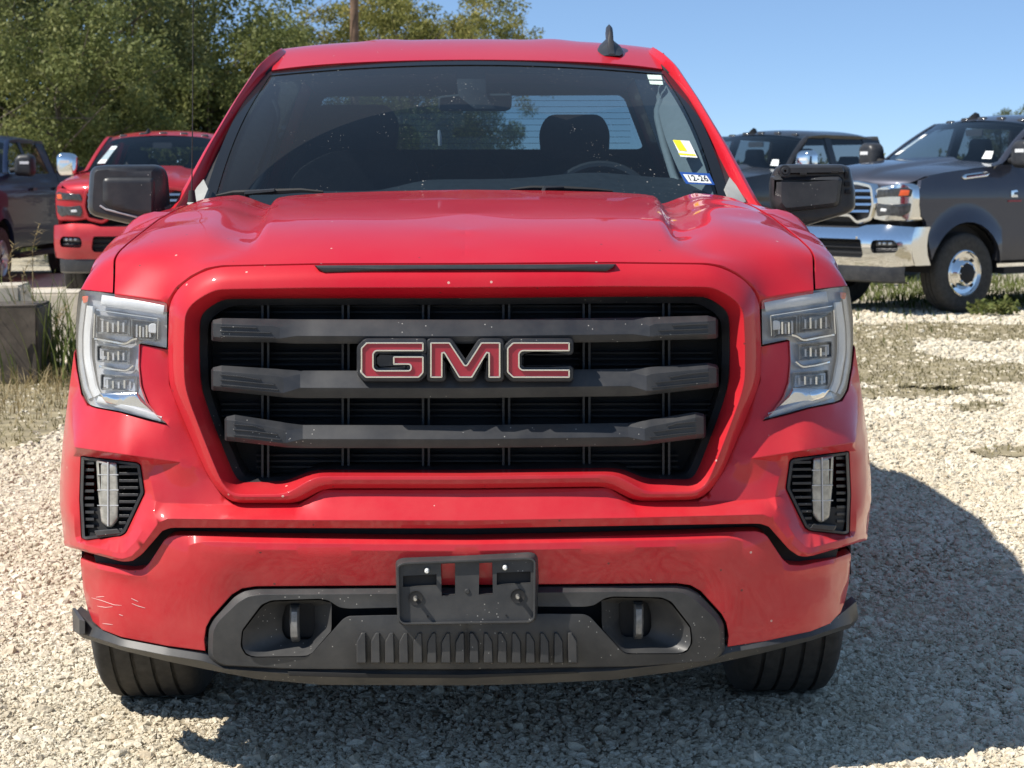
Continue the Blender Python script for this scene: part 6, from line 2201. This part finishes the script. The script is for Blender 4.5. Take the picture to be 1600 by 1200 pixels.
    for wy in (0, 3.40):
        for sx in (-1, 1):
            wh = empty('wheel'); wh.parent = root
            bm = bmesh.new()
            cx = sx * .86
            w = .245
            lathe(bm, [(R - .185, -w * .40), (R - .17, -w * .46), (R - .08, -w * .52), (R - .03, -w * .50), (R - .008, -w * .44), (R, -w * .36), (R, -w * .13), (R - .010, -w * .12), (R - .010, -w * .09), (R, -w * .08), (R, w * .08), (R - .010, w * .09), (R - .010, w * .12), (R, w * .13), (R, w * .36), (R - .008, w * .44), (R - .03, w * .50), (R - .08, w * .52), (R - .17, w * .46), (R - .185, w * .40)], 48, 'X', (cx, wy, R))
            P('tyre', bm, M['rubber'], wh, 35)
            bm = bmesh.new()
            e = sx
            if dually:
                lathe(bm, [(.232, -e * .09), (.235, e * .118), (.222, e * .125), (.215, e * .112), (.205, e * .09), (.165, e * .085), (.145, e * .10), (.128, e * .135), (.118, e * .142), (.075, e * .142), (.07, e * .150), (.002, e * .152)], 40, 'X', (cx, wy, R))
            else:
                lathe(bm, [(.232, -e * .09), (.235, e * .118), (.222, e * .125), (.21, e * .10), (.19, e * .05), (.06, e * .06), (.002, e * .065)], 40, 'X', (cx, wy, R))
            rm = P('rim', bm, rim_mat, wh, 40)
            bm = bmesh.new()
            lathe(bm, [(.10 if dually else .06, e * (.143 if dually else .06)), (.098 if dually else .058, e * (.156 if dually else .085)), (.05, e * (.165 if dually else .09)), (.002, e * (.17 if dually else .092))], 24, 'X', (cx, wy, R))
            P('hub_cap', bm, M['deep_black'], wh, 40)
            if full:
                for k in range(8):
                    a = 2 * math.pi * k / 8
                    p = Vector((cx + e * .150, wy + .108 * math.cos(a), R + .108 * math.sin(a))) if dually else Vector((cx + e * .07, wy + .08 * math.cos(a), R + .08 * math.sin(a)))
                    bm = bmesh.new(); lathe(bm, [(.002, e * .012), (.009, e * .010), (.011, -e * .012)], 8, 'X', p); P('lug_nut', bm, M['chrome'], wh, 30)
            for k in range(4 if dually else 6):
                a = 2 * math.pi * (k + .5) / (4 if dually else 6)
                p = Vector((cx, wy + .178 * math.cos(a), R + .178 * math.sin(a)))
                bm = bmesh.new()
                rot = Matrix.Rotation(a, 3, 'X')
                if dually: 
                    pill(bm, fillet([(-.022, -.011), (.022, -.011), (.022, .011), (-.022, .011)], .010, True, 3), [(0, 0), (0, .008)], lambda u, v, d: p + Vector((e * (.086 + d), 0, 0)) + rot @ Vector((0, v, u)))
                    P('hand_hole', bm, M['deep_black'], rm, 0)
                else:
                    pill(bm, [(-.022, -.11), (.022, -.11), (.03, .045), (-.03, .045)], [(0, 0), (0, .05), (.006, .058)], lambda u, v, d: p + Vector((e * (.048 + d), 0, 0)) + rot @ Vector((0, v, u)))
                    P('spoke', bm, rim_mat, rm, 30)
            bm = bmesh.new()
            prof = [(wy - .48 * math.cos(math.pi * k / 10), .42 + .48 * math.sin(math.pi * k / 10)) for k in range(11)]
            loft(bm, [[Vector((sx * .62, y, z)) for y, z in prof], [Vector((sx * .96, y, z)) for y, z in prof]])
            bmesh.ops.recalc_face_normals(bm, faces=bm.faces)
            P('wheel_well', bm, M['deep_black'])
    return root

def face(o, hx, hy, local, wx, wy):
    """turn the truck so that its nose points along (hx, hy) and its local point lands on (wx, wy)"""
    a = math.atan2(hy, hx) + math.pi / 2
    o.rotation_euler = (0, 0, a)
    c, s = math.cos(a), math.sin(a)
    o.location = (wx - (c * local[0] - s * local[1]), wy - (s * local[0] + c * local[1]), 0)

paint_grey = car_paint('granite_metallic_paint', (0.040, 0.043, 0.060), dusty=.02, flake=.5, bev=0, metal=.5, coat=.9)
paint_black = car_paint('black_paint', (0.012, 0.012, 0.014), dusty=.05, bev=0, metal=.2)
paint_cherry = car_paint('cherry_red_paint', (0.36, 0.010, 0.020), dusty=.05, flake=.4, bev=0, metal=.3)
paint_navy = car_paint('navy_paint', (0.010, 0.018, 0.045), dusty=.0, bev=0, metal=.0, coat=.25)

GP = 'other pickups parked on the lot'
t1 = heavy_pickup('heavy_pickup', paint_grey, M['chrome'], M['chrome'], M['chrome'], M['chrome'], M['lamp_smoke'], dually=True, mirror_mat=M['black_plastic'])
g = G(1497, 489)
face(t1, -.85, -.53, (.92, 0), g.x, g.y)
tag(t1, 'dark grey dually pickup with chrome bumper and chrome wheels on the gravel', 'pickup truck', GP)
t2 = heavy_pickup('heavy_pickup', paint_black, M['satin_silver'], paint_black, M['rib_black'], M['alloy'], M['lamp_smoke'], full=False)
face(t2, -.70, -.71, (.93, .80), (1250 - 745) / F_PX * 25.2 + CAM.x, CAM.y + 25.2)
tag(t2, 'black crew-cab pickup half hidden behind the dark grey dually', 'pickup truck', GP)
t3 = heavy_pickup('heavy_pickup', paint_cherry, paint_cherry, paint_cherry, M['satin_silver'], M['alloy'], M['lamp_smoke'], full=False)
face(t3, 0.0, -1, (0, 0), -3.93, CAM.y + 23.9)
tag(t3, 'cherry red pickup with roof clearance lights parked behind the weeds', 'pickup truck', GP)
t4 = heavy_pickup('heavy_pickup', paint_navy, M['rib_black'], paint_navy, M['rib_black'], M['alloy'], M['lamp_smoke'], full=False)
face(t4, -.05, -1, (0, 0), -7.02, CAM.y + 25.3)
tag(t4, 'navy pickup cut off by the frame edge beside the cherry red one', 'pickup truck', GP)
for o_ in (t1,):
    o_.scale = (1.03, 1.03, 1.03)
